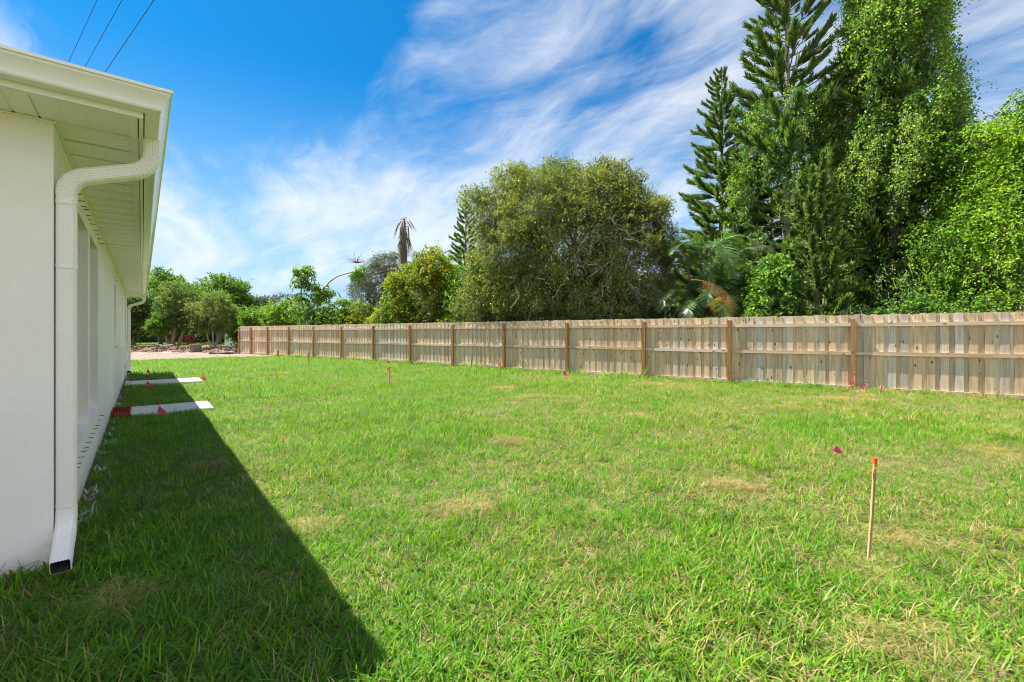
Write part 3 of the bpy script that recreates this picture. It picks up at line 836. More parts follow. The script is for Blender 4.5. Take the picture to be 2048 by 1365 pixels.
o = empty('survey_stake', at_row(556, 716), 0, label='short red painted stake by the far fence bay', cat='stake', group='survey stakes in the lawn')
s = Geo(); box(s, -.025, .025, -.025, .025, -.05, .42); s.obj('shaft', M['red_paint'], o)

# ------------------------------------------------------------------ vegetation helpers
def blob_points(rng, blobs, n, lo=.72, hi=1.05, inner=.55):
    """points and outward directions near the surface of a union of ellipsoids"""
    c = np.array([b[:3] for b in blobs], float); r = np.array([b[3:] for b in blobs], float)
    w = (r[:, 0] * r[:, 2] + r[:, 1] * r[:, 2] + r[:, 0] * r[:, 1]); w /= w.sum()
    P, N = [], []; got = 0
    while got < n:
        k = rng.choice(len(blobs), n, p=w)
        d = unit(rng.normal(size=(n, 3)))
        p = c[k] + d * r[k] * rng.uniform(lo, hi, n)[:, None]
        q = ((p[:, None] - c[None]) / r[None]); q = np.sqrt((q ** 2).sum(-1)); q[np.arange(n), k] = 9
        ok = (q.min(1) > inner) & (p[:, 2] > 0.1)
        P.append(p[ok]); N.append(unit(d[ok] / r[k][ok])); got += ok.sum()
    return np.concatenate(P)[:n], np.concatenate(N)[:n]

def sprigs(g, rng, P, D, ln, m, L, W, tint, droop=.25, spread=.05, tj=.16, hang=.25, tw=None):
    """leafy twigs: m leaves along each of the twigs that start at P and run along D"""
    n = len(P); D = unit(D)
    ln = np.broadcast_to(ln, (n,))
    t = (np.arange(m)[None] + rng.uniform(0, 1, (n, m))) / m
    pos = P[:, None] + D[:, None] * (ln[:, None] * t)[..., None]
    pos[..., 2] -= droop * ln[:, None] * t ** 2
    pos += rng.normal(0, spread, pos.shape)
    ld = unit(D[:, None] * .6 + rng.normal(0, .75, (n, m, 3)) + np.array((0, 0, -hang)))
    nn = unit(rng.normal(0, .65, (n, m, 3)) + np.array((0, 0, .8)) + D[:, None] * .35)
    s = rng.uniform(.65, 1.25, (n, m))
    tt = np.clip(tint[:, None] + rng.normal(0, tj, (n, m)) + .12 * (t - .5), 0, 1)
    leaves(g, pos.reshape(-1, 3), ld.reshape(-1, 3), nn.reshape(-1, 3), (L * s).ravel(), (W * s).ravel(), tt.ravel())
    if tw is not None:
        e = D.copy(); strips(tw, P - D * .15, D, np.tile((0, 0, -1.0), (n, 1)), ln + .15, .012, droop, np.full(n, .5), 2)

def patchy(rng, P, scale):
    """smooth random value 0..1 over space, for clumps of lighter and darker leaves"""
    k = rng.normal(0, scale, (3, 5)); ph = rng.uniform(0, 6.28, 5)
    return .5 + .5 * np.clip(np.sin(P @ k + ph).mean(1) * 1.9, -1, 1)

def branch_path(rng, a, b, n=6, wob=.12, sag=.15):
    a, b = np.array(a, float), np.array(b, float); t = np.linspace(0, 1, n)[:, None]
    L = np.linalg.norm(b - a)
    p = a + (b - a) * t
    p[:, 2] += sag * L * np.sin(t[:, 0] * math.pi) * .6
    p[1:-1] += rng.normal(0, wob * L * .18, (n - 2, 3))
    return p

def leafy_tree(name, label, cat, base, blobs, leafm, seed, nspr, m=12, L=.09, W=.045, ln=(.3, .7), trunk_r=.14, trunks=1, barkm='bark',
               tint=(.2, .6), droop=.25, nbr=7, up=.15, hang=.25, spread=.05, pscale=1.6, group=None, inner=.25, shell=(.70, 1.06), stray=0, lumps=8, lumpr=.30):
    rng = np.random.default_rng(seed)
    lp, ln_ = blob_points(rng, blobs, lumps, .92, 1.05) if lumps else (np.zeros((0, 3)), None)
    rm = np.mean([b[3] for b in blobs])
    main_blobs = blobs
    blobs = list(blobs) + [(*p, *(rm * lumpr * rng.uniform(.7, 1.4) * np.array((1.1, 1.1, .85)))) for p in lp if p[2] > .4 * max(b[2] for b in blobs)]
    o = empty(name, (base[0], base[1], 0), 0, label=label, cat=cat, group=group)
    top = max(b[2] for b in blobs)
    # trunk(s)
    g = Geo(); heads = []
    for k in range(trunks):
        a = 2 * math.pi * k / max(trunks, 1) + rng.uniform(0, 1)
        off = 0 if trunks == 1 else trunk_r * 1.5
        lean = rng.uniform(.1, .3) if trunks > 1 else .06
        hd = np.array((math.cos(a) * (off + lean * top * .5), math.sin(a) * (off + lean * top * .5), top * (.5 if trunks > 1 else .6)))
        p = branch_path(rng, (math.cos(a) * off, math.sin(a) * off, -.15), hd, 7, .10, 0)
        tube(g, p, np.linspace(trunk_r * 1.15, trunk_r * .55, 7), 8); heads.append(hd)
    g.obj('trunk', M[barkm], o, smooth=True)
    # limbs
    for k in range(nbr):
        b = main_blobs[k % len(main_blobs)]
        e = np.array(b[:3]) + unit(rng.normal(size=3)) * np.array(b[3:]) * .6
        g = Geo(); hd = heads[k % len(heads)]
        tube(g, branch_path(rng, hd * rng.uniform(.75, 1.0), e, 6, .25), np.linspace(trunk_r * .5, trunk_r * .12, 6), 6)
        g.obj('branch', M[barkm], o, smooth=True)
    P, N = blob_points(rng, blobs, nspr, *shell)
    n2 = int(nspr * inner); P2, N2 = blob_points(rng, blobs, n2, .25, .7, 0.0) if n2 else (P[:0], N[:0])
    P = np.concatenate([P, P2]); N = np.concatenate([N, N2])
    if fence_n(base[0], base[1]) < 0:
        fd = fence_n(P[:, 0] + base[0], P[:, 1] + base[1])
        ok = fd < np.where(P[:, 2] < 2.2, -.45, .1)
        P, N = P[ok], N[ok]
    D = unit(N * .8 + rng.normal(0, .55, P.shape) + np.array((0, 0, up)))
    l_ = rng.uniform(ln[0], ln[1], len(P))
    t = tint[0] + (tint[1] - tint[0]) * (.65 * patchy(rng, P, pscale) + .35 * rng.uniform(0, 1, len(P)))
    g = Geo(); tw = Geo()
    sprigs(g, rng, P - D * l_[:, None] * .5, D, l_, m, L, W, t, droop, spread, hang=hang, tw=tw)
    if stray:                                        # long shoots that break the outline
        Ps, Ns = blob_points(rng, blobs, stray, .95, 1.03)
        if fence_n(base[0], base[1]) < 0:
            ok = fence_n(Ps[:, 0] + base[0], Ps[:, 1] + base[1]) < -.8
            Ps, Ns = Ps[ok], Ns[ok]; stray = len(Ps)
        Ds = unit(Ns + rng.normal(0, .35, Ps.shape) + np.array((0, 0, .15)))
        sprigs(g, rng, Ps, Ds, rng.uniform(ln[1] * .6, ln[1] * 1.35, stray), m, L * .9, W * .9, np.full(stray, tint[1]), droop, spread * .7, hang=hang, tw=tw)
    g.obj('foliage', M[leafm], o)
    tag(tw.obj('twig', M[barkm], o), kind='stuff')
    return o

# ---- araucaria style pines
def pine_branch(seed, kind):
    """a branch of length 1 along +x, rising at its tip; rope like shoots along its outer part"""
    rng = np.random.default_rng(seed)
    g = Geo(); n = 9; t = np.linspace(0, 1, n)
    if kind == 'brush':
        ax = np.stack([.86 * t - .16 * t ** 3, .03 * np.sin(3 * t + seed), -.03 * np.sin(t * math.pi) + .62 * t ** 2.3], -1)
    else:
        ax = np.stack([t, .03 * np.sin(3 * t + seed), -.05 * np.sin(t * math.pi) + .15 * t ** 2.6], -1)
    gw = Geo(); tube(gw, ax, np.linspace(.016, .006, n), 4, caps=False)
    nr, t0, rl, wd = {'full': (230, .16, .24, .024), 'tuft': (150, .52, .21, .022), 'brush': (300, .46, .26, .031)}[kind]
    s = t0 + (1 - t0) * rng.uniform(0, 1, nr) ** .8
    base = np.stack([np.interp(s, t, ax[:, k]) for k in range(3)], -1)
    tang = np.stack([np.interp(s, t, np.gradient(ax[:, k], t)) for k in range(3)], -1)
    a = rng.normal(math.pi / 2, 1.0 if kind != 'brush' else 1.5, nr)
    side = np.stack([np.zeros(nr), np.cos(a), np.sin(a)], -1)
    D = unit(unit(tang) * (.75 if kind == 'brush' else .75) + side * (.95 if kind == 'brush' else .6))
    up = unit((unit(tang) if kind == 'brush' else np.tile((0.5, 0, .9), (nr, 1))) + rng.normal(0, .2, (nr, 3)))
    ll = rl * rng.uniform(.75, 1.15, nr) * (1.1 - .35 * s)
    nn = len(base)
    S = unit(np.cross(D, rng.normal(size=(nr, 3))))
    rows = []; p = base.copy(); d = D.copy(); seg = 3
    for i in range(seg + 1):
        ww = (wd * np.array((.7, 1.0, .9, .25))[i])
        rows += [p - S * ww * .5, p + S * ww * .5]
        d = unit(d + up * (.9 if kind == 'brush' else .6) / seg); p = p + d * ll[:, None] / seg
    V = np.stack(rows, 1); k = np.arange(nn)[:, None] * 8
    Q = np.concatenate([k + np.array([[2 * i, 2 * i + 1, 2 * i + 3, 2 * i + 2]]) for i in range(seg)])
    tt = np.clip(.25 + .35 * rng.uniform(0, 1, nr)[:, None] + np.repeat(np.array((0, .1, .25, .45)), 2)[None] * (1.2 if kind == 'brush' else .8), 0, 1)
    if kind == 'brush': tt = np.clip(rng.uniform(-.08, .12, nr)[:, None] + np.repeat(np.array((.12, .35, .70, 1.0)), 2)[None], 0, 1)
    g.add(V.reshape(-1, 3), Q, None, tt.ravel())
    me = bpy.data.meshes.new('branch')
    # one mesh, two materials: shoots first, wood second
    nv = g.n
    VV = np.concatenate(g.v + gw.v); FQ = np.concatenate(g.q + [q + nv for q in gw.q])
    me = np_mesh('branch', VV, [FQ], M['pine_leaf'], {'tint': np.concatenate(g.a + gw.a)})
    me.materials.append(M['bark'])
    mi = np.zeros(len(FQ), np.int32); mi[sum(len(q) for q in g.q):] = 1
    me.polygons.foreach_set('material_index', mi)
    return me
PB = {k: [pine_branch(10 + i * 3 + j, k) for j in range(4)] for i, k in enumerate(('full', 'tuft', 'brush'))}

def pine(label, base, h, rmax, seed, h0=1.0, step=.42, per=6, kinds=(('full', 1.0),), rpow=.8, pitch=(-.08, .55), lean=(0, 0), trunk_r=.17, name='pine_tree', group=None, skip=0.0, jit=.14, barkm='bark'):
    rng = np.random.default_rng(seed)
    o = empty(name, (base[0], base[1], 0), 0, label=label, cat='pine tree', group=group)
    zz_ = np.linspace(-.2, h, 12); t = np.clip(zz_ / h, 0, 1)
    pth = np.stack([lean[0] * t ** 2 + .05 * np.sin(t * 5 + seed), lean[1] * t ** 2, zz_], -1)
    g = Geo(); tube(g, pth, np.maximum(trunk_r * (1 - t) ** .8, .018), 8); g.obj('trunk', M[barkm], o, smooth=True)
    z = h0; ph = rng.uniform(0, 6)
    while z < h - .05:
        f = (z - h0) / (h - h0)
        for k in range(per if f < .9 else max(4, per - 2)):
            if rng.uniform() < skip: continue
            a = ph + 2 * math.pi * k / per + rng.normal(0, .12)
            ln = max(.22, rmax * (1 - f) ** rpow * rng.uniform(1 - jit * 1.5, 1.1))
            kd = rng.uniform(); acc = 0
            for nm, pr in kinds:
                acc += pr
                if kd <= acc: break
            pt = pitch[0] + (pitch[1] - pitch[0]) * f ** 1.3 + rng.normal(0, .05 + jit * .3)
            x = np.interp(z, zz_, pth[:, 0]); y = np.interp(z, zz_, pth[:, 1])
            sy = 1.0 if ln > 1 else min(1.8, 1 / math.sqrt(ln))
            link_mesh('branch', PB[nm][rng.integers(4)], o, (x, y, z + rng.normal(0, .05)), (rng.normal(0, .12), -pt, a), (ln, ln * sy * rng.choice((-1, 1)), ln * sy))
        ph += .55; z += step * rng.uniform(1 - jit, 1 + jit) * (1 - .45 * f)
    return o

def vine_cover(o, seed, h_lo, h_hi, rfun, n, leafm='vine_leaf', m=9, L=.105, W=.085, tint=(.1, .8), az=None, lean=(0, 0), H=10.0, gap=.35, strands=60, name='vine', ln=(.25, .55)):
    """creeper leaves that hang over a tree, thrown over the outer ends of its branches"""
    rng = np.random.default_rng(seed)
    z = h_lo + (h_hi - h_lo) * rng.uniform(0, 1, n * 2) ** .9
    a = rng.uniform(0, 2 * math.pi, n * 2)
    P = np.stack([np.cos(a), np.sin(a), z], -1)
    lump = patchy(rng, np.stack([np.cos(a) * 2.2, np.sin(a) * 2.2, z * .5], -1), 2.9)
    ok = lump > gap * rng.uniform(.4, 1.6, n * 2)
    a, z, lump = a[ok][:n], z[ok][:n], lump[ok][:n]
    r = rfun(z) * (.66 + .45 * lump * rng.uniform(.55, 1.1, len(z)))
    t = z / H
    P = np.stack([np.cos(a) * r + lean[0] * t ** 2, np.sin(a) * r + lean[1] * t ** 2, z], -1)
    out = np.stack([np.cos(a), np.sin(a), 0 * a], -1)
    D = unit(out * .55 + rng.normal(0, .4, P.shape) + np.array((0, 0, -.35)))
    tt = tint[0] + (tint[1] - tint[0]) * np.clip(.55 * lump + .45 * rng.uniform(0, 1, len(z)), 0, 1)
    g = Geo(); tw = Geo()
    sprigs(g, rng, P, D, rng.uniform(ln[0], ln[1], len(P)), m, L, W, tt, .5, .06, hang=.6, tw=tw)
    if strands:
        k = rng.choice(len(P), min(strands, len(P)), replace=False)
        sprigs(g, rng, P[k] + out[k] * .1, out[k] * .5 + np.array((0, 0, .1)), rng.uniform(.6, 1.3, len(k)), 16, L * .8, W * .8, np.full(len(k), tint[1]), .9, .035, hang=.6, tw=tw)
    g.obj(name, M[leafm], o)
    tag(tw.obj('vine_stem', M['vine_stem'], o), kind='stuff')

# ---- palms
def frond_mesh(seed, mname, length=2.0, nl=34, leaf=.55, arch=.9, width=.045, curl=.5, hang=.3, vee=.5):
    rng = np.random.default_rng(seed)
    n = 12; t = np.linspace(0, 1, n)
    ang = .95 - (arch + .6) * t ** 1.3 * 1.25
    dx = np.cos(ang); dz = np.sin(ang)
    x = np.concatenate([[0], np.cumsum((dx[1:] + dx[:-1]) / 2)]) / (n - 1) * length
    z = np.concatenate([[0], np.cumsum((dz[1:] + dz[:-1]) / 2)]) / (n - 1) * length
    ax = np.stack([x, 0 * x, z], -1)
    g = Geo(); tube(g, ax, np.linspace(.018, .004, n), 5, .75, caps=False)
    s = np.linspace(.20, .99, nl)
    base = np.stack([np.interp(s, t, ax[:, k]) for k in range(3)], -1)
    tg = unit(np.stack([np.interp(s, t, np.gradient(ax[:, k], t)) for k in range(3)], -1))
    for sd in (-1, 1):
        side = np.tile((0, sd, 0.0), (nl, 1))
        upv = unit(np.cross(tg, np.tile((0, 1.0, 0), (nl, 1))) * -1)
        upv[upv[:, 2] < 0] *= -1
        D = unit(tg * (.55 + .5 * s[:, None]) + side * .95 + upv * vee * .6 + rng.normal(0, .07, (nl, 3)))
        ll = leaf * (np.sin(np.clip(s * .86 + .14, 0, 1) * math.pi) ** .55) * rng.uniform(.9, 1.08, nl)
        S = unit(np.cross(D, upv)); rows = []; p = base.copy(); d = D.copy()
        for i in range(4):
            ww = width * (.6, 1.0, .75, .08)[i]
            rows += [p - S * ww * .5, p + S * ww * .5]
            d = unit(d + np.array((0, 0, -1.0)) * hang / 3 * (1 + curl)); p = p + d * ll[:, None] / 3
        V = np.stack(rows, 1); k = np.arange(nl)[:, None] * 8
        Q = np.concatenate([k + np.array([[2 * i, 2 * i + 1, 2 * i + 3, 2 * i + 2]]) for i in range(3)])
        g.add(V.reshape(-1, 3), Q, None, np.repeat(np.clip(rng.uniform(.2, .8, nl), 0, 1), 8))
    return g.mesh('frond', M[mname])

# ------------------------------------------------------------------ trees behind the fence
def px_blobs(base, lst):
    """ellipsoids given as offsets from the base"""
    return lst

b_ = at_depth(1137, 19.0)
bigbush = leafy_tree('bushy_tree', 'big rounded olive green tree overgrown with dry vines behind the middle of the fence', 'tree', b_,
    [(0, 0, 5.0, 3.2, 2.8, 2.9), (-2.2, .2, 4.2, 2.0, 2.2, 3.0), (2.3, -.2, 4.5, 1.9, 2.2, 3.0), (-1.3, 0, 6.5, 2.1, 2, 1.7), (1.0, 0, 6.7, 2.2, 2., 1.6),
     (-3.0, 0, 6.3, 1.15, 1.3, 1.25), (2.6, .2, 6.2, 1.5, 1.6, 1.3), (0, -.6, 2.3, 3.6, 2.2, 2.2), (-3.2, -.2, 3.0, 1.2, 1.6, 2.2), (-3.9, 0, 2.2, 1.1, 1.4, 1.9), (0, -1.5, 1.7, 3.7, 1.3, 1.7), (0, 0, 7.2, 2.6, 1.8, 1.15), (-3.9, 0, 7.1, .75, .8, .5), (2.5, 0, 7.7, .8, .8, .6), (-.4, 0, 8.2, .9, .9, .6), (1.7, 0, 8.3, .9, .9, .5), (-2.4, 0, 8.0, .9, .9, .55), (3.9, 0, 5.2, .8, 1, .9)],
    'bush_leaf', 21, 11000, m=14, L=.095, W=.048, ln=(.25, .7), trunk_r=.17, trunks=4, tint=(.06, .74), droop=.35, nbr=14, pscale=1.5, inner=.5, stray=190, spread=.06, lumps=110, lumpr=.17)
# bare pale creeper stems hanging through its face
rng = np.random.default_rng(5); g = Geo()
for k in range(75):
    x = rng.normal(1.8, 1.3) if k % 3 else rng.uniform(-3.4, 3.8)
    z1 = rng.uniform(2.2, 5.9); ln_ = rng.uniform(.4, 1.9)
    y = -2.75 + .06 * x * x + rng.uniform(-.35, .5)
    n_ = 10; t = np.linspace(0, 1, n_); sw = rng.uniform(2, 8)
    p = np.stack([x + rng.normal(0, .5) * t + rng.uniform(.05, .22) * np.sin(t * sw + k), y - .12 * np.sin(t * 3), np.maximum(z1 - ln_ * t * (1 - .5 * t * (k % 4 == 0)), .2)], -1)
    p += rng.normal(0, .03, p.shape)
    tube(g, p, rng.uniform(.0035, .009), 4, caps=False)
tag(g.obj('vine_stem', M['vine_stem'], bigbush), kind='stuff')

leafy_tree('vine_thicket', 'low yellow green vine covered thicket left of the big olive tree, behind the fence', 'thicket', at_depth(856, 24.0),
    [(.1, -.2, 2.7, 2.0, 1.4, 2.7), (-1.5, -.2, 1.8, 1.4, 1.1, 1.9), (1.5, 0, 2.5, 1.5, 1.4, 2.5), (.2, 0, 4.6, 1.25, 1, 1.4), (-2.4, 0, 1.2, 1.0, 1, 1.4)],
    'yellow_leaf', 31, 4200, m=13, L=.12, W=.075, ln=(.3, .8), trunk_r=.08, trunks=4, tint=(.15, .88), droop=.5, stray=90, hang=.4, pscale=1.8)
leafy_tree('dark_shrub', 'mid green vine leaved shrub filling the gap between yellow thicket and big olive tree', 'shrub', at_depth(960, 23.0),
    [(0, 0, 2.6, 1.6, 1.3, 2.5), (.9, 0, 3.4, 1.2, 1.2, 1.6), (-.9, 0, 2.6, 1.0, 1, 2.1)], 'vine_leaf', 32, 2000, m=12, L=.12, W=.06, trunk_r=.09, trunks=3, tint=(.2, .9), stray=40)
leafy_tree('silver_tree', 'silvery grey leaved tree far behind the fence beside the dead palm', 'tree', at_depth(762, 36.0),
    [(0, 0, 5.2, 1.9, 1.8, 2.3), (-1.2, 0, 4.2, 1.4, 1.4, 2.2), (1.2, 0, 4.4, 1.4, 1.4, 2.4), (.3, 0, 6.6, 1.2, 1.2, 1.2)], 'silver_leaf', 33, 2000, m=12, L=.15, W=.05, ln=(.3, .8), trunk_r=.16, trunks=2, stray=50)
leafy_tree('leafy_shrub', 'rusty tipped low shrub in front of the silver tree', 'shrub', at_depth(722, 27.0),
    [(0, 0, 1.8, 1.3, 1.2, 1.5), (-.9, 0, 1.5, 1, 1, 1.3), (1.0, 0, 1.6, 1.1, 1, 1.4)], 'yellow_leaf', 34, 900, m=12, L=.13, W=.07, trunk_r=.06, trunks=3, tint=(.1, .7), stray=40)
leafy_tree('leafy_shrub', 'bright green shrub peeping over the far end of the fence', 'shrub', at_depth(548, 31.5),
    [(0, 0, 2.0, 1.5, 1.3, 1.5), (-1.2, 0, 1.6, 1.0, 1, 1.3), (1.3, 0, 2.3, 1.1, 1, 1.4)], 'fresh_leaf', 35, 1100, m=12, L=.17, W=.09, ln=(.3, .6), trunk_r=.07, trunks=3, tint=(.2, 1.0), hang=.5, stray=25)
leafy_tree('leafy_shrub', 'mid green shrub right of the umbrella tree stem', 'shrub', at_depth(660, 26.5),
    [(0, 0, 1.6, 1.3, 1.1, 1.3), (1.0, 0, 1.5, .9, .9, 1.2), (-1.1, 0, 1.3, .9, .9, 1.2)], 'fresh_leaf', 36, 800, m=12, L=.14, W=.08, trunk_r=.06, trunks=3, tint=(.0, .7), hang=.5, stray=25)
leafy_tree('distant_tree', 'dull grey green tree rising far behind the bright shrub', 'tree', at_depth(572, 47.0),
    [(0, 0, 3.6, 2.2, 2, 2.0), (-1.6, 0, 3.0, 1.6, 1.5, 1.7), (1.8, 0, 3.4, 1.6, 1.5, 1.8)], 'silver_leaf', 37, 1000, m=12, L=.2, W=.08, ln=(.4, .9), trunk_r=.15, tint=(.0, .35))

# umbrella tree: whorls of drooping leaflets on a few bare stems, one long side branch with a red flower head
def umbrella_tree():
    rng = np.random.default_rng(41)
    base = at_depth(612, 27.0)
    o = empty('umbrella_tree', base, 0, label='umbrella tree with drooping leaf whorls and one long side branch bearing a red flower head', cat='tree')
    s = 27.0 / 900
    def pt(px, row): return np.array(((px - 612) * s, rng.uniform(-.25, .25), EYE + (HOR - row) * s))
    stems = [[(0, 0, -.1), pt(606, 640), pt(600, 590), pt(606, 545)], [(.1, 0, -.1), pt(625, 640), pt(640, 590), pt(650, 572)], [(.15, 0, 0), pt(618, 625), pt(640, 590), pt(665, 557), pt(690, 548), pt(712, 541)],
             [(.2, .1, 0), pt(660, 640), pt(690, 610)], [(-.2, .1, 0), pt(596, 640), pt(588, 610)]]
    heads = []
    for k, st in enumerate(stems):
        st = np.array(st); t = np.linspace(0, 1, len(st)); tn = np.linspace(0, 1, 10)
        p = np.stack([np.interp(tn, t, st[:, i]) for i in range(3)], -1)
        g = Geo(); tube(g, p, np.linspace(.07, .03, 10), 6); g.obj('trunk' if k == 0 else 'branch', M['pale_bark'], o, smooth=True)
    spots = [(606, 540, .5, 26), (598, 565, .45, 18), (622, 575, .5, 22), (640, 592, .55, 26), (655, 585, .45, 20), (608, 600, .5, 20), (712, 546, .42, 30), (590, 545, .3, 8),
             (690, 608, .5, 20), (670, 620, .5, 18), (625, 625, .6, 22), (590, 625, .5, 18), (700, 630, .4, 14), (650, 630, .5, 18), (730, 632, .4, 12), (610, 555, .4, 16)]
    g = Geo()
    for px, row, r, n in spots:
        c_ = pt(px, row)
        h = c_ + rng.normal(0, r * .55, (n, 3)) * np.array((1, 1, .8))
        ax = unit((h - c_) * np.array((1, 1, .4)) + rng.normal(0, .1, (n, 3)) + np.array((0, 0, .25)))
        for q in range(8):
            a = 2 * math.pi * q / 8 + rng.uniform(0, .5, n)
            e1 = unit(np.cross(ax, np.array((0, 0, 1.0)) + rng.normal(0, .05, (n, 3)))); e2 = np.cross(ax, e1)
            rad = np.cos(a)[:, None] * e1 + np.sin(a)[:, None] * e2
            D = unit(rad * .9 + np.array((0, 0, -.55)))
            leaves(g, h + rad * .05, D, unit(ax + rad * .5 + np.array((0, 0, .4))), rng.uniform(.24, .36, n), rng.uniform(.085, .12, n), np.clip(rng.normal(.55, .22, n), 0, 1), .12)
    g.obj('foliage', M['fresh_leaf'], o)
    c_ = pt(714, 527)
    g = Geo()
    for k in range(13):
        a = math.pi * (.04 + .92 * k / 12); L = rng.uniform(.5, .72)
        d = np.array((math.cos(a), rng.uniform(-.4, .4), .85 * math.sin(a) + .12)) * rng.uniform(.8, 1.05)
        p = np.stack([c_ + d * L * t + np.array((0, 0, -.08 * t * t)) for t in np.linspace(0, 1, 5)])
        tube(g, p, np.linspace(.017, .010, 5), 5, rng.uniform(.1, .9))
    g.obj('flower_head', M['red_flower'], o)
umbrella_tree()

# dead cabbage palm with its folded brown skirt
def dead_palm():
    rng = np.random.default_rng(51); D_ = 31.0; s = D_ / 900
    o = empty('dead_palm', at_depth(808, D_), 0, label='dead palm trunk with drooping grey brown fronds, tallest against the sky', cat='palm tree')
    H = EYE + (HOR - 438) * s
    g = Geo(); z = np.linspace(-.2, H, 14)
    tube(g, np.stack([.06 * np.sin(z * .5), 0 * z, z], -1), np.interp(z, [0, H * .7, H], [.24, .22, .14]), 10); g.obj('trunk', M['bark'], o, smooth=True)
    me = []
    for v in range(4):
        q = Geo(); nl = 20
        # a folded fan leaf: petiole arching over, narrow strips hanging from its end
        n_ = 8; t = np.linspace(0, 1, n_)
        ax = np.stack([.42 * np.sin(t * 1.5), 0 * t, .16 * np.sin(t * 2.2) - .55 * t ** 2.2], -1)
        tube(q, ax, np.linspace(.03, .014, n_), 4, .55, caps=False)
        base = np.tile(ax[-1], (nl, 1)) + rng.normal(0, .03, (nl, 3)) + np.array((0, 0, .12)) * rng.uniform(0, 1, (nl, 1))
        Dd = unit(np.stack([rng.normal(0, .16, nl), rng.normal(0, .2, nl), np.full(nl, -1.0)], -1))
        strips(q, base, Dd, unit(rng.normal(0, 1, (nl, 3))), rng.uniform(.5, 1.25, nl), rng.uniform(.035, .07, nl), .22, rng.uniform(0, 1, nl), 3)
        me.append(q.mesh('frond', M['grey_frond']))
    for k in range(44):
        f = k / 43; z_ = H - .03 - (2.0 * f ** 1.25 if k < 34 else rng.uniform(1.6, 2.9)) + .08
        a = k * 2.4; sc = rng.uniform(.75, 1.15) * (1.0 if f > .2 else .8)
        link_mesh('frond', me[k % 4], o, (.1 * math.cos(a), .1 * math.sin(a), z_), (rng.normal(0, .08), rng.normal(0, .12) - (.5 if f < .15 else 0), a), (sc * rng.uniform(.28, .5), sc * .65, sc * 1.18))
dead_palm()

# feather palm clump with a rusty and a yellow frond
def palm_clump():
    rng = np.random.default_rng(61); D_ = 16.6
    base = at_depth(1418, D_)
    o = empty('feather_palm', base, 0, label='clump of dark feather palms with one rusty and one yellow hanging frond', cat='palm tree')
    FM = [frond_mesh(70 + k, 'palm_leaf', 2.2, 26, .60, .7 + .3 * k, .048, vee=.55, hang=.2) for k in range(4)]
    stems = [(0, 0, 4.4), (-.65, .3, 3.9), (.6, .25, 4.0), (.15, -.35, 2.9), (-.3, -.4, 2.3), (.75, -.2, 2.5), (1.1, .4, 3.0), (-.9, 0, 2.6)]
    for x, y, z in stems:
        g = Geo(); tube(g, branch_path(rng, (x * .35, y * .35, -.1), (x, y, z), 6, .05, 0), np.linspace(.06, .045, 6), 6); g.obj('trunk', M['bark'], o, smooth=True)
        for k in range(9):
            a = 2.4 * k + rng.uniform(0, .7)
            tl = -.15 + .11 * k + rng.normal(0, .08)
            sc = rng.uniform(.72, 1.0)
            link_mesh('frond', FM[rng.integers(4)], o, (x, y, z + rng.uniform(-.1, .1)), (rng.normal(0, .15), tl, a), (sc, sc, sc))
    for k in range(7):
        link_mesh('frond', FM[rng.integers(4)], o, (rng.uniform(-.8, 1.0), -.5, rng.uniform(.6, 1.6)), (rng.normal(0, .15), .1, -1.57 + rng.uniform(-1.2, 1.2)), (.8, .8, .8))
    rust = frond_mesh(81, 'dead_frond', 1.9, 34, .50, .55, .040, hang=1.1, vee=0)
    yel = frond_mesh(82, 'yellow_frond', 1.35, 30, .42, .9, .042, hang=.5, vee=.2)
    link_mesh('frond', rust, o, (-1.35, -1.75, 3.15), (.55, .95, .1), label='rusty brown dead frond')
    link_mesh('frond', yel, o, (-.55, -1.85, 2.72), (-1.35, 1.15, .0), label='bright yellow dying frond')
    pal = frond_mesh(83, 'silver_leaf', 1.7, 34, .55, .8, .03, hang=.6, vee=.1)
    for x, z, ry, ra, sc in ((.45, 4.05, .15, .05, .95), (.35, 3.35, .35, -.2, .9), (.75, 3.7, .45, -.5, .8)):
        link_mesh('frond', pal, o, (x, -1.2, z), (0, ry, ra), (sc, sc, sc), label='pale glossy frond')
palm_clump()

# pines
pine('small open pine with upswept branches far behind the yellow thicket', at_depth(931, 31.0), EYE + (HOR - 385) * 31 / 900, 2.3, 91, 1.5, .5, 6, (('full', 1.0),), .75, (-.05, .5))
pA = pine('slender pine with upswept feathery branches, leftmost of the tall pines behind the fence', at_depth(1442, 20.5), EYE + (HOR - 140) * 20.5 / 900, 2.35, 92, 1.2, .50, 6, (('full', 1.0),), .48, (-.08, .5), trunk_r=.17, jit=.16)
pB = pine('tall pine with open sparse top and bare pale upper trunk', at_depth(1572, 18.0), EYE + (HOR + 210) * 18.0 / 900, 2.7, 93, 1.3, .38, 6, (('tuft', .65), ('full', .35)), .36, (-.10, .70), trunk_r=.20, skip=.08, jit=.32, barkm='pale_bark')
pC = pine('huge dark pine smothered in climbing vines, tallest at the right', at_depth(1785, 16.2), EYE + (HOR + 260) * 16.2 / 900, 2.75, 94, 1.0, .42, 6, (('full', .4), ('brush', .6)), .5, (-.10, .5), trunk_r=.24, skip=.05, jit=.25)
pD = pine('shorter pine with plump bottlebrush branch ends in front of the tall pines', at_depth(1632, 14.6), EYE + (HOR - 330) * 14.6 / 900, 1.45, 95, .6, .50, 6, (('brush', .8), ('full', .2)), .22, (-.12, .25), trunk_r=.10, skip=.06, jit=.25)
pE = pine('dark pine wedged behind the plump one, between the two tallest pines', at_depth(1690, 19.5), 13.6, 2.8, 96, 1.0, .42, 6, (('full', .8), ('tuft', .2)), .5, (-.1, .6), trunk_r=.18)
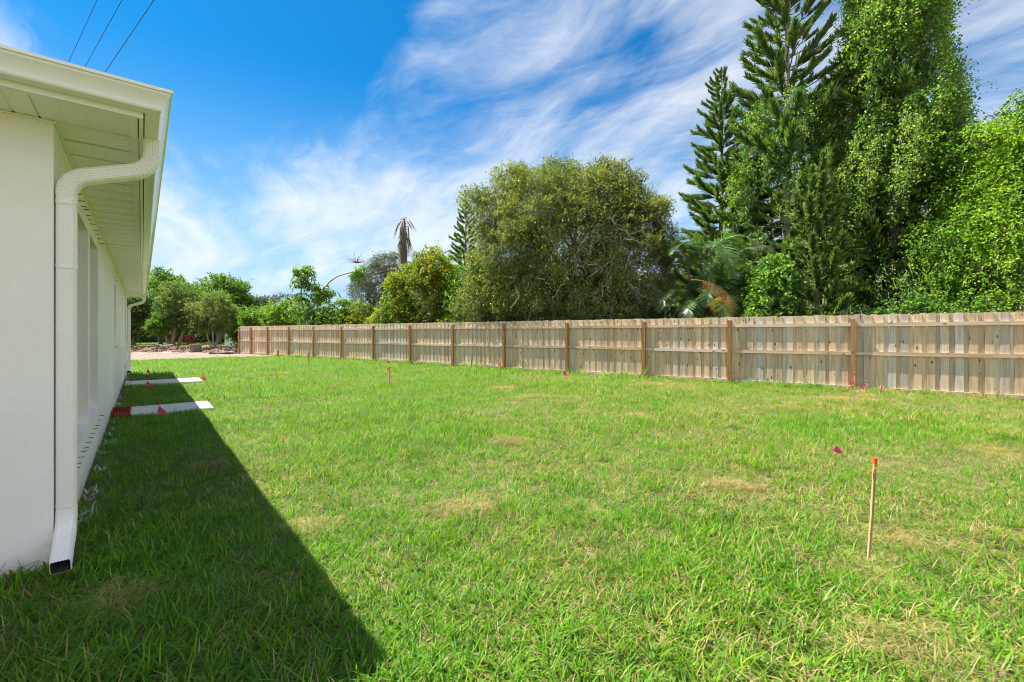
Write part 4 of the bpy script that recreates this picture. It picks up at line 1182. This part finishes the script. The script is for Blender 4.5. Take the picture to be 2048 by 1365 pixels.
pF = pine('dark pine behind the slender one, filling the lower left of the pine group', at_depth(1515, 20.0), 9.2, 2.4, 97, .9, .45, 6, (('full', 1.0),), .5, (-.1, .5), trunk_r=.16)
vine_cover(pB, 101, .8, 10.6, lambda z: 2.75 * np.clip(1 - z / 14.5, .02, 1) ** .62, 4200, tint=(.0, .85), H=15, gap=.50, L=.085, W=.066, strands=80)
vine_cover(pC, 102, .6, 15.5, lambda z: 2.5 * np.clip(1 - z / 18.5, .02, 1) ** .52, 8800, tint=(.06, 1.0), H=17, gap=.42, strands=150, L=.086, W=.066)
vine_cover(pE, 103, .6, 7.5, lambda z: 2.4 * np.clip(1 - z / 10.8, .02, 1) ** .6, 1900, 'dark_leaf', tint=(.3, 1.0), H=11, gap=.4, L=.095, W=.07)
vine_cover(pA, 104, .8, 6.0, lambda z: 1.9 * np.clip(1 - z / 12, .02, 1) ** .6, 700, 'dark_leaf', tint=(.2, 1.0), H=12, gap=.7, strands=20)

# the great curtain of vines at the right edge
leafy_tree('vine_mound', 'huge bright lime green mound of vines filling the right edge behind the fence', 'vine thicket', at_depth(2035, 13.6),
    [(0.9, .2, 3.2, 2.9, 2.4, 3.4), (-1.1, -.1, 2.6, 1.55, 1.8, 2.9), (.6, 0, 5.4, 2.2, 2.0, 2.3), (-.5, -.3, 4.4, 1.6, 1.6, 2.0), (2.6, .3, 6.4, 2.4, 2.2, 2.4), (1.2, 0, 6.9, 1.9, 1.8, 1.9), (-.1, 0, 5.7, 1.6, 1.6, 1.7), (-.3, -1.0, 1.2, 2.2, 1.3, 1.5)],
    'lime_leaf', 111, 9800, m=13, L=.085, W=.06, ln=(.3, .8), trunk_r=.14, trunks=4, lumps=26, lumpr=.35, tint=(.15, .98), droop=.85, nbr=10, up=.05, hang=.55, stray=130, pscale=1.5, inner=.15)
leafy_tree('vine_tree', 'darker vine hung tree rising behind the lime green mound', 'tree', at_depth(2085, 18.5),
    [(-.5, 0, 6.2, 2.2, 2, 3.4), (.7, 0, 9.2, 2.0, 2, 3.2), (2.4, 0, 10.2, 2, 2, 2.8), (-.6, 0, 2.6, 2.4, 2, 2.6)],
    'vine_leaf', 112, 3000, m=12, L=.12, W=.085, ln=(.3, .8), trunk_r=.2, trunks=2, tint=(.1, .9), droop=.7, hang=.5, stray=90)
leafy_tree('vine_shrub', 'broad leaved vine shrub with yellow top between palm and plump pine', 'shrub', at_depth(1548, 14.4),
    [(0, 0, 2.0, .75, .8, 1.9), (.1, 0, 3.1, .5, .5, .8), (.55, .1, 1.2, .7, .7, 1.2), (-.5, .1, 1.0, .6, .7, 1.1)], 'vine_leaf', 113, 800, m=11, L=.11, W=.078, ln=(.25, .5), trunk_r=.06, trunks=3, tint=(.02, .72), droop=.5, hang=.5, stray=20)
for k, (px, dd, lab, h, lm) in enumerate([(1610, 13.6, 'low vine shrub at the fence below the plump pine', 1.5, 'vine_leaf'), (1720, 13.2, 'low dark shrub at the fence below the vine smothered pine', 1.9, 'dark_leaf'),
                                          (1835, 12.9, 'vine tangle at the fence between vine smothered pine and lime mound', 2.3, 'vine_leaf'), (1935, 12.2, 'glossy vine tangle at the fence below the lime mound', 2.0, 'vine_leaf'),
                                          (1460, 15.5, 'dark undergrowth at the fence below the palm fronds', 1.7, 'dark_leaf'), (1310, 16.6, 'dark undergrowth at the fence between olive tree and palm', 2.2, 'dark_leaf')]):
    leafy_tree('undergrowth_shrub', lab, 'shrub', at_depth(px, dd), [(0, 0, h * .55, 1.0, .7, h * .6), (-.7, 0, h * .45, .7, .6, h * .5), (.7, 0, h * .5, .7, .6, h * .55)], lm, 120 + k, 620, m=11, L=.10, W=.07,
               ln=(.2, .5), trunk_r=.05, trunks=3, tint=(.1, .8), droop=.5, hang=.5, stray=15)
# trees further back that close the view behind the pines
for k, (px, dd, h, r, lm, lab) in enumerate([(1130, 24.5, 6.6, 3.4, 'dark_leaf', 'dark tree directly behind the big olive tree'), (1240, 30, 6.0, 3.2, 'dark_leaf', 'dark tree hidden behind the big olive tree'), (1390, 27, 6.0, 2.8, 'dark_leaf', 'dark tree behind the feather palms'),
                                             (1020, 32, 6.2, 3.0, 'dark_leaf', 'dark tree behind the left side of the big olive tree'), (1660, 33, 4.6, 3.0, 'dark_leaf', 'dark low tree seen through the gaps between pines'),
                                             (1900, 28, 5.0, 2.8, 'grey_green_leaf', 'grey green tree seen through the gap beside the lime mound')]):
    leafy_tree('background_tree', lab, 'tree', at_depth(px, dd), [(0, 0, h * .62, r, r * .8, h * .38), (-r * .5, 0, h * .5, r * .6, r * .6, h * .4), (r * .5, 0, h * .5, r * .6, r * .6, h * .4)], lm, 140 + k, 1100, m=11, L=.17, W=.09,
               ln=(.4, .9), trunk_r=.18, tint=(.1, .8), stray=20)

# ------------------------------------------------------------------ far left: sandy corner, trees and a street behind
g = Geo(); nx, ny = 70, 16
t = np.linspace(0, 1, nx)
c0 = np.array((-29.5, 34.0)); c1 = np.array((-19.0, 33.6))
V = []
rng = np.random.default_rng(8)
for j in range(ny):
    s_ = j / (ny - 1) * 2 - 1
    for i in range(nx):
        x, y = c0 + (c1 - c0) * t[i]
        e = math.sin(math.pi * min(1, max(0, t[i]))) ** .4
        hgt = .40 * e * max(0, 1 - s_ * s_) * (.65 + .35 * math.sin(i * .55) * math.cos(i * .21 + s_)) + rng.normal(0, .05) * (abs(s_) < .95)
        V.append((x + rng.normal(0, .04), y + 2.3 * s_, .03 + max(-.08, hgt)))
i, j = np.meshgrid(np.arange(nx - 1), np.arange(ny - 1)); a = (j * nx + i).ravel()
g.add(V, np.stack([a, a + 1, a + nx + 1, a + nx], -1))
M['mound'] = noise_mat('mound_soil', [(0.3, (0.07, 0.042, 0.028)), (0.5, (0.15, 0.10, 0.07)), (0.7, (0.25, 0.19, 0.145))], 2.2, 0.95, 0.1, 0.9, 0.06)
tag(g.obj('dirt_mound', M['mound'], smooth=True), 'low mound of brown soil and mulch beyond the sandy track', kind='structure')
m, n = mat('wood_debris'); a = n.n('ShaderNodeAttribute', attribute_name='tint')
finish(n, principled(n, n.ramp(a.outputs['Fac'], [(0, (0.05, 0.03, 0.02)), (.5, (0.16, 0.095, 0.058)), (.85, (0.27, 0.19, 0.13)), (1, (0.36, 0.29, 0.22))]), .9, .1)); M['debris'] = m
nd = 3600
tx = rng.uniform(0.02, .98, nd); sy = rng.normal(0, .45, nd).clip(-1.5, 1.1)
ctr = np.stack([c0[0] + (c1[0] - c0[0]) * tx, c0[1] + (c1[1] - c0[1]) * tx + 2.3 * sy, .05 + .33 * np.clip(1 - sy ** 2, 0, 1) * (.65 + .3 * np.sin(tx * 38)) + rng.uniform(-.03, .05, nd)], -1)
g = Geo(); boxes(g, ctr, np.stack([rng.uniform(.02, .12, nd) , rng.uniform(.012, .04, nd), rng.uniform(.008, .025, nd)], -1), rand_rot(rng, nd), rng.uniform(0, 1, nd) ** 1.2)
tag(g.obj('wood_debris', M['debris']), 'scattered mulch, clods and broken wood over the soil mound', 'debris', kind='stuff')
def log(px, row, L, r, az, lab, z=.3, stump=False):
    p = at_row(px, row); rg = np.random.default_rng(int(px)); g = Geo()
    if stump: pts = [(0, 0, -.2), (0, 0, .1), (0, 0, L)]; rr = [r * 1.35, r * 1.05, r]
    else:
        d = np.array((math.cos(az), math.sin(az), .06)); pts = [d * L * (t - .5) + rg.normal(0, .015, 3) for t in np.linspace(0, 1, 6)]; rr = r * rg.uniform(.85, 1.1, 6)
    tube(g, pts, rr, 9)
    o = g.obj('tree_stump' if stump else 'log', M['bark'], smooth=False); o.location = (p.x, p.y, z)
    return tag(o, lab, 'stump' if stump else 'log')
log(332, 704, .9, .2, 1.2, 'short dark log lying in the mulch mound', .33)
log(391, 706, .42, .36, 0, 'wide grey sawn stump sticking out of the mulch mound', .18, True)
log(300, 703, 1.6, .10, .3, 'thin broken branch lying on the mulch mound', .38)
m, n = mat('puddle_water'); finish(n, principled(n, (0.10, 0.11, 0.12), .06, .5)); M['water'] = m
g = Geo(); aa = np.linspace(0, 2 * math.pi, 30)[:-1]
pc = at_row(462, 708)
g.add([(pc.x + 1.5 * math.cos(x) * (1 + .2 * math.sin(3 * x)), pc.y + 1.3 * math.sin(x) * (1 + .2 * math.cos(2 * x)), .09) for x in aa] + [(pc.x, pc.y, .09)], None, [(29, k, (k + 1) % 29) for k in range(29)])
tag(g.obj('puddle', M['water']), 'shallow blue grey puddle on the sand by the end of the fence', kind='structure')

leafy_tree('spreading_tree', 'multi stemmed tree with orange brown trunk standing in the mulch mound', 'tree', at_depth(349, 38.5),
    [(0, 0, 3.6, 1.9, 1.7, 1.5), (-1.1, 0, 3.1, 1.2, 1.2, 1.1), (1.1, 0, 3.3, 1.2, 1.2, 1.2), (.2, 0, 4.6, 1.2, 1.1, .9)], 'grey_green_leaf', 151, 1500, m=12, L=.16, W=.08, ln=(.3, .8), trunk_r=.14, trunks=4, barkm='orange_bark', tint=(.1, .85), stray=60, nbr=9)
leafy_tree('spreading_tree', 'pale green feathery tree with thin white stems nearest the fence end', 'tree', at_depth(428, 38.0),
    [(0, 0, 3.0, 1.6, 1.5, 1.4), (-1.1, 0, 3.1, 1.0, 1.0, .9), (1.0, 0, 2.7, 1.0, 1.0, 1.2), (.1, 0, 4.1, .9, .9, .8)], 'grey_green_leaf', 152, 1300, m=12, L=.14, W=.06, ln=(.3, .8), trunk_r=.075, trunks=4, barkm='pale_bark', tint=(.3, 1.0), stray=60, nbr=8)
leafy_tree('sapling', 'small young tree on a thin stem beside the house downspout', 'tree', at_depth(317, 37.5),
    [(0, 0, 2.0, .8, .8, .7), (.2, 0, 2.5, .5, .5, .5)], 'fresh_leaf', 153, 300, m=12, L=.14, W=.07, ln=(.25, .5), trunk_r=.05, tint=(.1, .8), nbr=3, stray=15)
for k, (px, dd, h, r, lm, lab, tn) in enumerate([
        (322, 54, 8.7, 3.6, 'fresh_leaf', 'tall broad green tree behind the orange stemmed one', (.1, .8)), (440, 56, 8.9, 3.3, 'fresh_leaf', 'tall leafy tree behind the pale feathery one', (.1, .8)),
        (385, 62, 8.2, 3.2, 'dark_leaf', 'dark tree between the two tall leafy trees', (.2, 1)), (268, 50, 5.6, 2.6, 'dark_leaf', 'dark low tree right behind the house end', (.2, 1)),
        (215, 62, 6.5, 3.5, 'dark_leaf', 'dark tree hidden behind the house', (.2, 1)),
        (492, 58, 6.2, 3.2, 'dark_leaf', 'dark tree behind the far end post of the fence', (.1, .9)), (515, 40, 3.6, 2.0, 'fresh_leaf', 'leafy bush just behind the far end post', (.0, .8))]):
    leafy_tree('background_tree', lab, 'tree', at_depth(px, dd), [(0, 0, h * .62, r, r * .8, h * .36), (-r * .55, 0, h * .5, r * .62, r * .6, h * .36), (r * .55, 0, h * .52, r * .62, r * .6, h * .36), (r * .1, 0, h * .82, r * .5, r * .5, h * .16)],
               lm, 160 + k, 1500 if dd < 60 else 1100, m=11, L=.24, W=.13, ln=(.4, 1.0), trunk_r=.2, tint=tn, stray=45)
for k, (px, dd, lab) in enumerate([(275, 66, 'dense dark hedge bush seen under the trees, nearest the house'), (335, 66, 'dense dark hedge bush behind the orange stemmed tree'), (395, 66, 'dense dark hedge bush behind the pale feathery tree'), (455, 66, 'dense dark hedge bush at the end of the fence'), (520, 66, 'dense dark hedge bush behind the fence end post')]):
    leafy_tree('hedge_bush', lab, 'bush', at_depth(px, dd), [(0, 0, 1.5, 2.4, 1.2, 1.6), (-1.5, 0, 1.2, 1.4, 1, 1.3), (1.5, 0, 1.2, 1.4, 1, 1.4)], 'dark_leaf', 180 + k, 620, m=11, L=.2, W=.12, ln=(.3, .7), trunk_r=.06, trunks=3, tint=(.0, .7), nbr=3)
leafy_tree('flower_shrub', 'small red flowering shrub in the shade under the far trees', 'shrub', at_depth(376, 52), [(0, 0, .75, .55, .5, .5)], 'red_flower', 190, 110, m=9, L=.14, W=.10, ln=(.15, .35), trunk_r=.03, tint=(.2, 1), nbr=2)

# houses glimpsed through the trees
def back_house(px, dd, w, dpt, label, roofc, rz_=0.0, h=2.7):
    o = empty('neighbour_house', at_depth(px, dd), rz_, label=label, cat='house')
    g = Geo(); box(g, -w / 2, w / 2, 0, dpt, -.2, h); g.obj('wall', M['stucco'], o)
    e = .5; r = Geo(); zr = h + .45 * (dpt / 2)
    r.add([(-w / 2 - e, -e, h), (w / 2 + e, -e, h), (w / 2 + e, dpt + e, h), (-w / 2 - e, dpt + e, h), (-w / 2 + dpt / 2, dpt / 2, zr), (w / 2 - dpt / 2, dpt / 2, zr)], [(0, 1, 5, 4), (2, 3, 4, 5), (3, 2, 1, 0)], [(1, 2, 5), (3, 0, 4)])
    r.obj('roof', roofc, o)
    for k in range(3):
        x = -w / 2 + w * (k + .5) / 3
        f = Geo()
        for a in ((x - .65, x - .6, .9, 2.1), (x + .6, x + .65, .9, 2.1), (x - .6, x + .6, .9, .95), (x - .6, x + .6, 2.05, 2.1)): box(f, a[0], a[1], -.04, .02, a[2], a[3])
        wd = f.obj('window', M['white_metal'], o)
        p = Geo(); box(p, x - .6, x + .6, -.015, .01, .95, 2.05); p.obj('pane', M['glass'], wd)
M['tile_roof'] = noise_mat('tile_roof', [(0.3, (0.36, 0.24, 0.20)), (0.7, (0.52, 0.40, 0.35))], 6)
back_house(1770, 25.5, 11, 8, 'pale house with pinkish roof glimpsed through the pines', M['tile_roof'], -.25)
back_house(350, 72, 22, 9, 'pale house far behind the trees beside the white house', M['shingle'], .1)
back_house(520, 44, 9, 7, 'house with brownish roof peeping above the far end of the fence', M['tile_roof'], -.3, 2.3)

# ------------------------------------------------------------------ grass
m, n = mat('grass_blade')
pos = n.n('ShaderNodeNewGeometry').outputs['Position']
a = n.n('ShaderNodeAttribute', attribute_name='tint').outputs['Fac']
col = n.ramp(a, [(0.0, (0.056, 0.150, 0.013)), (0.35, (0.110, 0.262, 0.016)), (0.62, (0.200, 0.35, 0.024)), (0.70, (0.31, 0.33, 0.045)), (0.78, (0.31, 0.245, 0.11)), (1.0, (0.48, 0.39, 0.235))])
p1 = n.noise(pos, 0.55, 3, 0.55); p2 = n.noise(pos, 2.6, 3, 0.6)
hue = n.mix(n.n('ShaderNodeMapRange', {'Value': p1, 'From Min': 0.35, 'From Max': 0.65}).outputs[0], (0.88, 1.06, 0.75), (1.20, 1.02, 1.15))
col = n.mix(1.0, col, hue, 'MULTIPLY')
col = n.mix(1.0, col, n.ramp(p2, [(0.25, (0.66, 0.70, 0.64)), (0.75, (1.18, 1.14, 1.1))]), 'MULTIPLY')
pr = principled(n, col, 0.5, 0.22)
tr = n.n('ShaderNodeBsdfTranslucent', {'Color': n.mix(1.0, col, (1.35, 1.45, 0.55), 'MULTIPLY')})
finish(n, n.n('ShaderNodeMixShader', {0: 0.40, 1: pr, 2: tr.outputs[0]}).outputs[0]); M['grass'] = m
M['painted_grass'] = plain('painted_grass', (0.72, 0.73, 0.70), 0.6, 0.1)

tufts = bpy.data.collections.new('grass_tufts')
def tuft(seed, nb, rad, L, wd, straw, lie=.45, matname='grass'):
    rng = np.random.default_rng(seed); g = Geo()
    r = rad * np.sqrt(rng.uniform(0, 1, nb)); aa = rng.uniform(0, 2 * math.pi, nb)
    base = np.stack([r * np.cos(aa), r * np.sin(aa), rng.uniform(-.01, .012, nb)], -1)
    b = rng.uniform(0, 2 * math.pi, nb); el = np.clip(rng.normal(1.0 - lie, .32, nb), .08, 1.45)
    D = np.stack([np.cos(b) * np.cos(el), np.sin(b) * np.cos(el), np.sin(el)], -1)
    side = unit(np.stack([np.cos(b), np.sin(b), np.full(nb, -1.2)], -1))
    tn = np.where(rng.uniform(0, 1, nb) < straw, rng.uniform(.72, 1.0, nb), np.clip(rng.normal(.36, .17, nb), 0, .66))
    strips(g, base, D, side, L * rng.uniform(.55, 1.25, nb), wd * rng.uniform(.7, 1.2, nb), rng.uniform(.2, .95, nb), tn, 3)
    o = bpy.data.objects.new('grass_tuft', g.mesh('grass_tuft', M[matname])); tufts.objects.link(o)
KG, KM, KD = 8, 4, 4
for k in range(KG): tuft(300 + k, 19, .075, .092 + .006 * (k % 3), .0076, .05, .10 + .04 * (k % 4))
for k in range(KM): tuft(320 + k, 20, .085, .085, .0068, .38, .30)
for k in range(KD): tuft(340 + k, 34, .09, .066, .0046, .86, .62)
tuft(360, 12, .05, .085, .0075, 0, .3, 'painted_grass')

def smooth_noise(X, Y, seed, scale, octs=3):
    rng = np.random.default_rng(seed); out = np.zeros_like(X); amp = 1.0; tot = 0
    for o_ in range(octs):
        for q in range(4):
            th = rng.uniform(0, 6.28); f = scale * 2 ** o_ * rng.uniform(.7, 1.3)
            out += amp * np.sin((X * math.cos(th) + Y * math.sin(th)) * f + rng.uniform(0, 6.28)) / 4
        tot += amp; amp *= .6
    return out / tot * 1.6

DRY = [(p.x, p.y, r) for p, r in ((at_row(1062, 795), .5), (at_row(1258, 836), .35), (at_row(1022, 886), .35), (at_row(640, 1052), .22), (at_row(1462, 978), .32), (at_row(915, 1026), .28),
       (at_row(560, 748), .5), (at_row(1990, 905), .5), (at_row(1310, 770), .6), (at_row(1800, 1075), .3), 
       (at_row(1740, 1140), .3), (at_row(420, 935), .18), (at_row(250, 1190), .2), (at_row(1800, 1290), .3), (at_row(1690, 800), .7), (at_row(1000, 778), .4))]
def lawn_points(cell, zlo, zhi, seed):
    rng = np.random.default_rng(seed)
    xs = np.arange(-25, 17, cell); ysv = np.arange(zlo, zhi, cell)
    X, Y = np.meshgrid(xs, ysv); X = X.ravel(); Y = Y.ravel()
    X = X + rng.uniform(-.5, .5, X.shape) * cell; Y = Y + rng.uniform(-.5, .5, X.shape) * cell
    ok = np.abs(X) < 1.30 * Y + 2.0
    u_, v_ = house_uv(X, Y)
    ok &= ~((v_ < .02) & (u_ > -.02) & (u_ < HLEN + .02) & (v_ > -HWID))
    for P in PADS: ok &= ~((u_ > P[0] + .035) & (u_ < P[1] - .02) & (v_ > P[2] + .02) & (v_ < P[3] - .03))
    ok &= ~((u_ > MUL[0]) & (u_ < MUL[1]) & (v_ > MUL[2] - .1) & (v_ < MUL[3] + .02))
    ok &= fence_n(X, Y) > -.12
    e = SN1 - SN0; nrm = np.array((-e[1], e[0])) / np.linalg.norm(e)
    ds = (X - SN0[0]) * nrm[0] + (Y - SN0[1]) * nrm[1]
    ok &= ds < .12 + .2 * np.sin(X * 2.1) * np.sin(Y * 1.7)
    return X[ok], Y[ok], rng
parts = []
for cell, zlo, zhi, sc, seed in ((.058, .25, 3.4, .97, 1), (.076, 3.4, 7.0, 1.02, 2), (.105, 7.0, 13.0, 1.22, 3), (.15, 13.0, 29.0, 1.5, 4)):
    X, Y, rng = lawn_points(cell, zlo, zhi, seed); k = len(X)
    dry = .5 * smooth_noise(X, Y, 11, .9) + .35 * smooth_noise(X, Y, 12, 3.2) + .50 * np.clip((X - .3 + .12 * (Y - 4)) / 3.2, -1.0, 1.2)
    dry -= .35 * np.clip((Y - 9) / 8, 0, 1)
    u_, v_ = house_uv(X, Y); dry -= .30 * np.clip(1.4 - v_, 0, 1)
    pd = np.zeros(k)
    for dx, dy, r in DRY: pd = np.maximum(pd, np.exp(-(((X - dx) / (r * .95)) ** 2 + ((Y - dy) / (r * .7)) ** 2) * 1.3))
    rr = rng.uniform(0, 1, k)
    pdry = np.clip(.02 + .42 * np.clip(dry, 0, 1.2) + .75 * pd, 0, .93)
    pmid = np.clip(.16 + .62 * np.clip(dry + .20, 0, 1), 0, .9)
    idx = np.where(rr < pdry, KG + KM + rng.integers(0, KD, k), np.where(rng.uniform(0, 1, k) < pmid, KG + rng.integers(0, KM, k), rng.integers(0, KG, k)))
    nearwall = (v_ > 0) & (v_ < .10) & (u_ > .6) & (u_ < HLEN)
    idx = np.where(nearwall & (rng.uniform(0, 1, k) < .35), KG + KM + KD, idx)
    lush = 1 + .34 * smooth_noise(X, Y, 13, 1.7)
    s = sc * rng.uniform(.75, 1.2, k) * np.clip(lush, .62, 1.45) * (1 - .30 * pd)
    # long uncut grass along the fence and the wall
    s *= 1 + .45 * np.exp(-np.clip(fence_n(X, Y), 0, 9) / .25)
    s = np.where((fence_n(X, Y) < .3) & (rng.uniform(0, 1, k) < .07), s * 1.9, s)
    Z = height(X, Y)
    parts.append((np.stack([X, Y, Z], -1), np.stack([rng.normal(0, .10, k), rng.normal(0, .10, k), rng.uniform(0, 6.28, k)], -1), s, idx))
rng = np.random.default_rng(55)
for dx, dy, r in DRY:
    k = int(80 * r / .3); X = rng.normal(dx, r * .42, k); Y = rng.normal(dy, r * .32, k)
    ok = fence_n(X, Y) > .05; X, Y = X[ok], Y[ok]; k = len(X)
    parts.append((np.stack([X, Y, height(X, Y)], -1), np.stack([rng.normal(0, .15, k), rng.normal(0, .15, k), rng.uniform(0, 6.28, k)], -1), rng.uniform(.7, 1.15, k) * (1 + .03 * Y), KG + KM + rng.integers(0, KD, k)))
# sparse weeds and rough grass beyond the mound
rng = np.random.default_rng(77)
k = 5200; Y = rng.uniform(37.5, 66, k); X = (rng.uniform(235, 520, k) - 1024) / FPX * Y
parts.append((np.stack([X, Y, np.full(k, -.06)], -1), np.stack([rng.normal(0, .1, k), rng.normal(0, .1, k), rng.uniform(0, 6.28, k)], -1), rng.uniform(1.8, 2.8, k), rng.integers(0, KG + KM, k)))
GP = np.concatenate([p[0] for p in parts]); GR = np.concatenate([p[1] for p in parts]); GS = np.concatenate([p[2] for p in parts]); GI = np.concatenate([p[3] for p in parts])
me = bpy.data.meshes.new('lawn_grass'); me.vertices.add(len(GP)); me.vertices.foreach_set('co', GP.astype(np.float32).ravel())
at = me.attributes.new('turn', 'FLOAT_VECTOR', 'POINT'); at.data.foreach_set('vector', GR.astype(np.float32).ravel())
at = me.attributes.new('size', 'FLOAT', 'POINT'); at.data.foreach_set('value', GS.astype(np.float32))
at = me.attributes.new('pick', 'INT', 'POINT'); at.data.foreach_set('value', GI.astype(np.int32))
grass = link_mesh('lawn_grass', me, label='bright green coarse lawn grass with straw coloured dry patches', cat='grass', kind='stuff')
gt = bpy.data.node_groups.new('grass_scatter', 'GeometryNodeTree')
gt.interface.new_socket('Geometry', in_out='INPUT', socket_type='NodeSocketGeometry'); gt.interface.new_socket('Geometry', in_out='OUTPUT', socket_type='NodeSocketGeometry')
gi = gt.nodes.new('NodeGroupInput'); go = gt.nodes.new('NodeGroupOutput')
ci = gt.nodes.new('GeometryNodeCollectionInfo'); ci.inputs['Collection'].default_value = tufts; ci.inputs['Separate Children'].default_value = True; ci.inputs['Reset Children'].default_value = True
iop = gt.nodes.new('GeometryNodeInstanceOnPoints'); iop.inputs['Pick Instance'].default_value = True
def named(nm, ty):
    nd = gt.nodes.new('GeometryNodeInputNamedAttribute'); nd.data_type = ty; nd.inputs['Name'].default_value = nm
    return nd.outputs['Attribute']
e2r = gt.nodes.new('FunctionNodeEulerToRotation')
gt.links.new(named('turn', 'FLOAT_VECTOR'), e2r.inputs[0])
gt.links.new(gi.outputs[0], iop.inputs['Points']); gt.links.new(ci.outputs[0], iop.inputs['Instance']); gt.links.new(named('pick', 'INT'), iop.inputs['Instance Index'])
gt.links.new(e2r.outputs[0], iop.inputs['Rotation']); gt.links.new(named('size', 'FLOAT'), iop.inputs['Scale']); gt.links.new(iop.outputs[0], go.inputs[0])
md = grass.modifiers.new('scatter', 'NODES'); md.node_group = gt
print('grass tufts', len(GP))
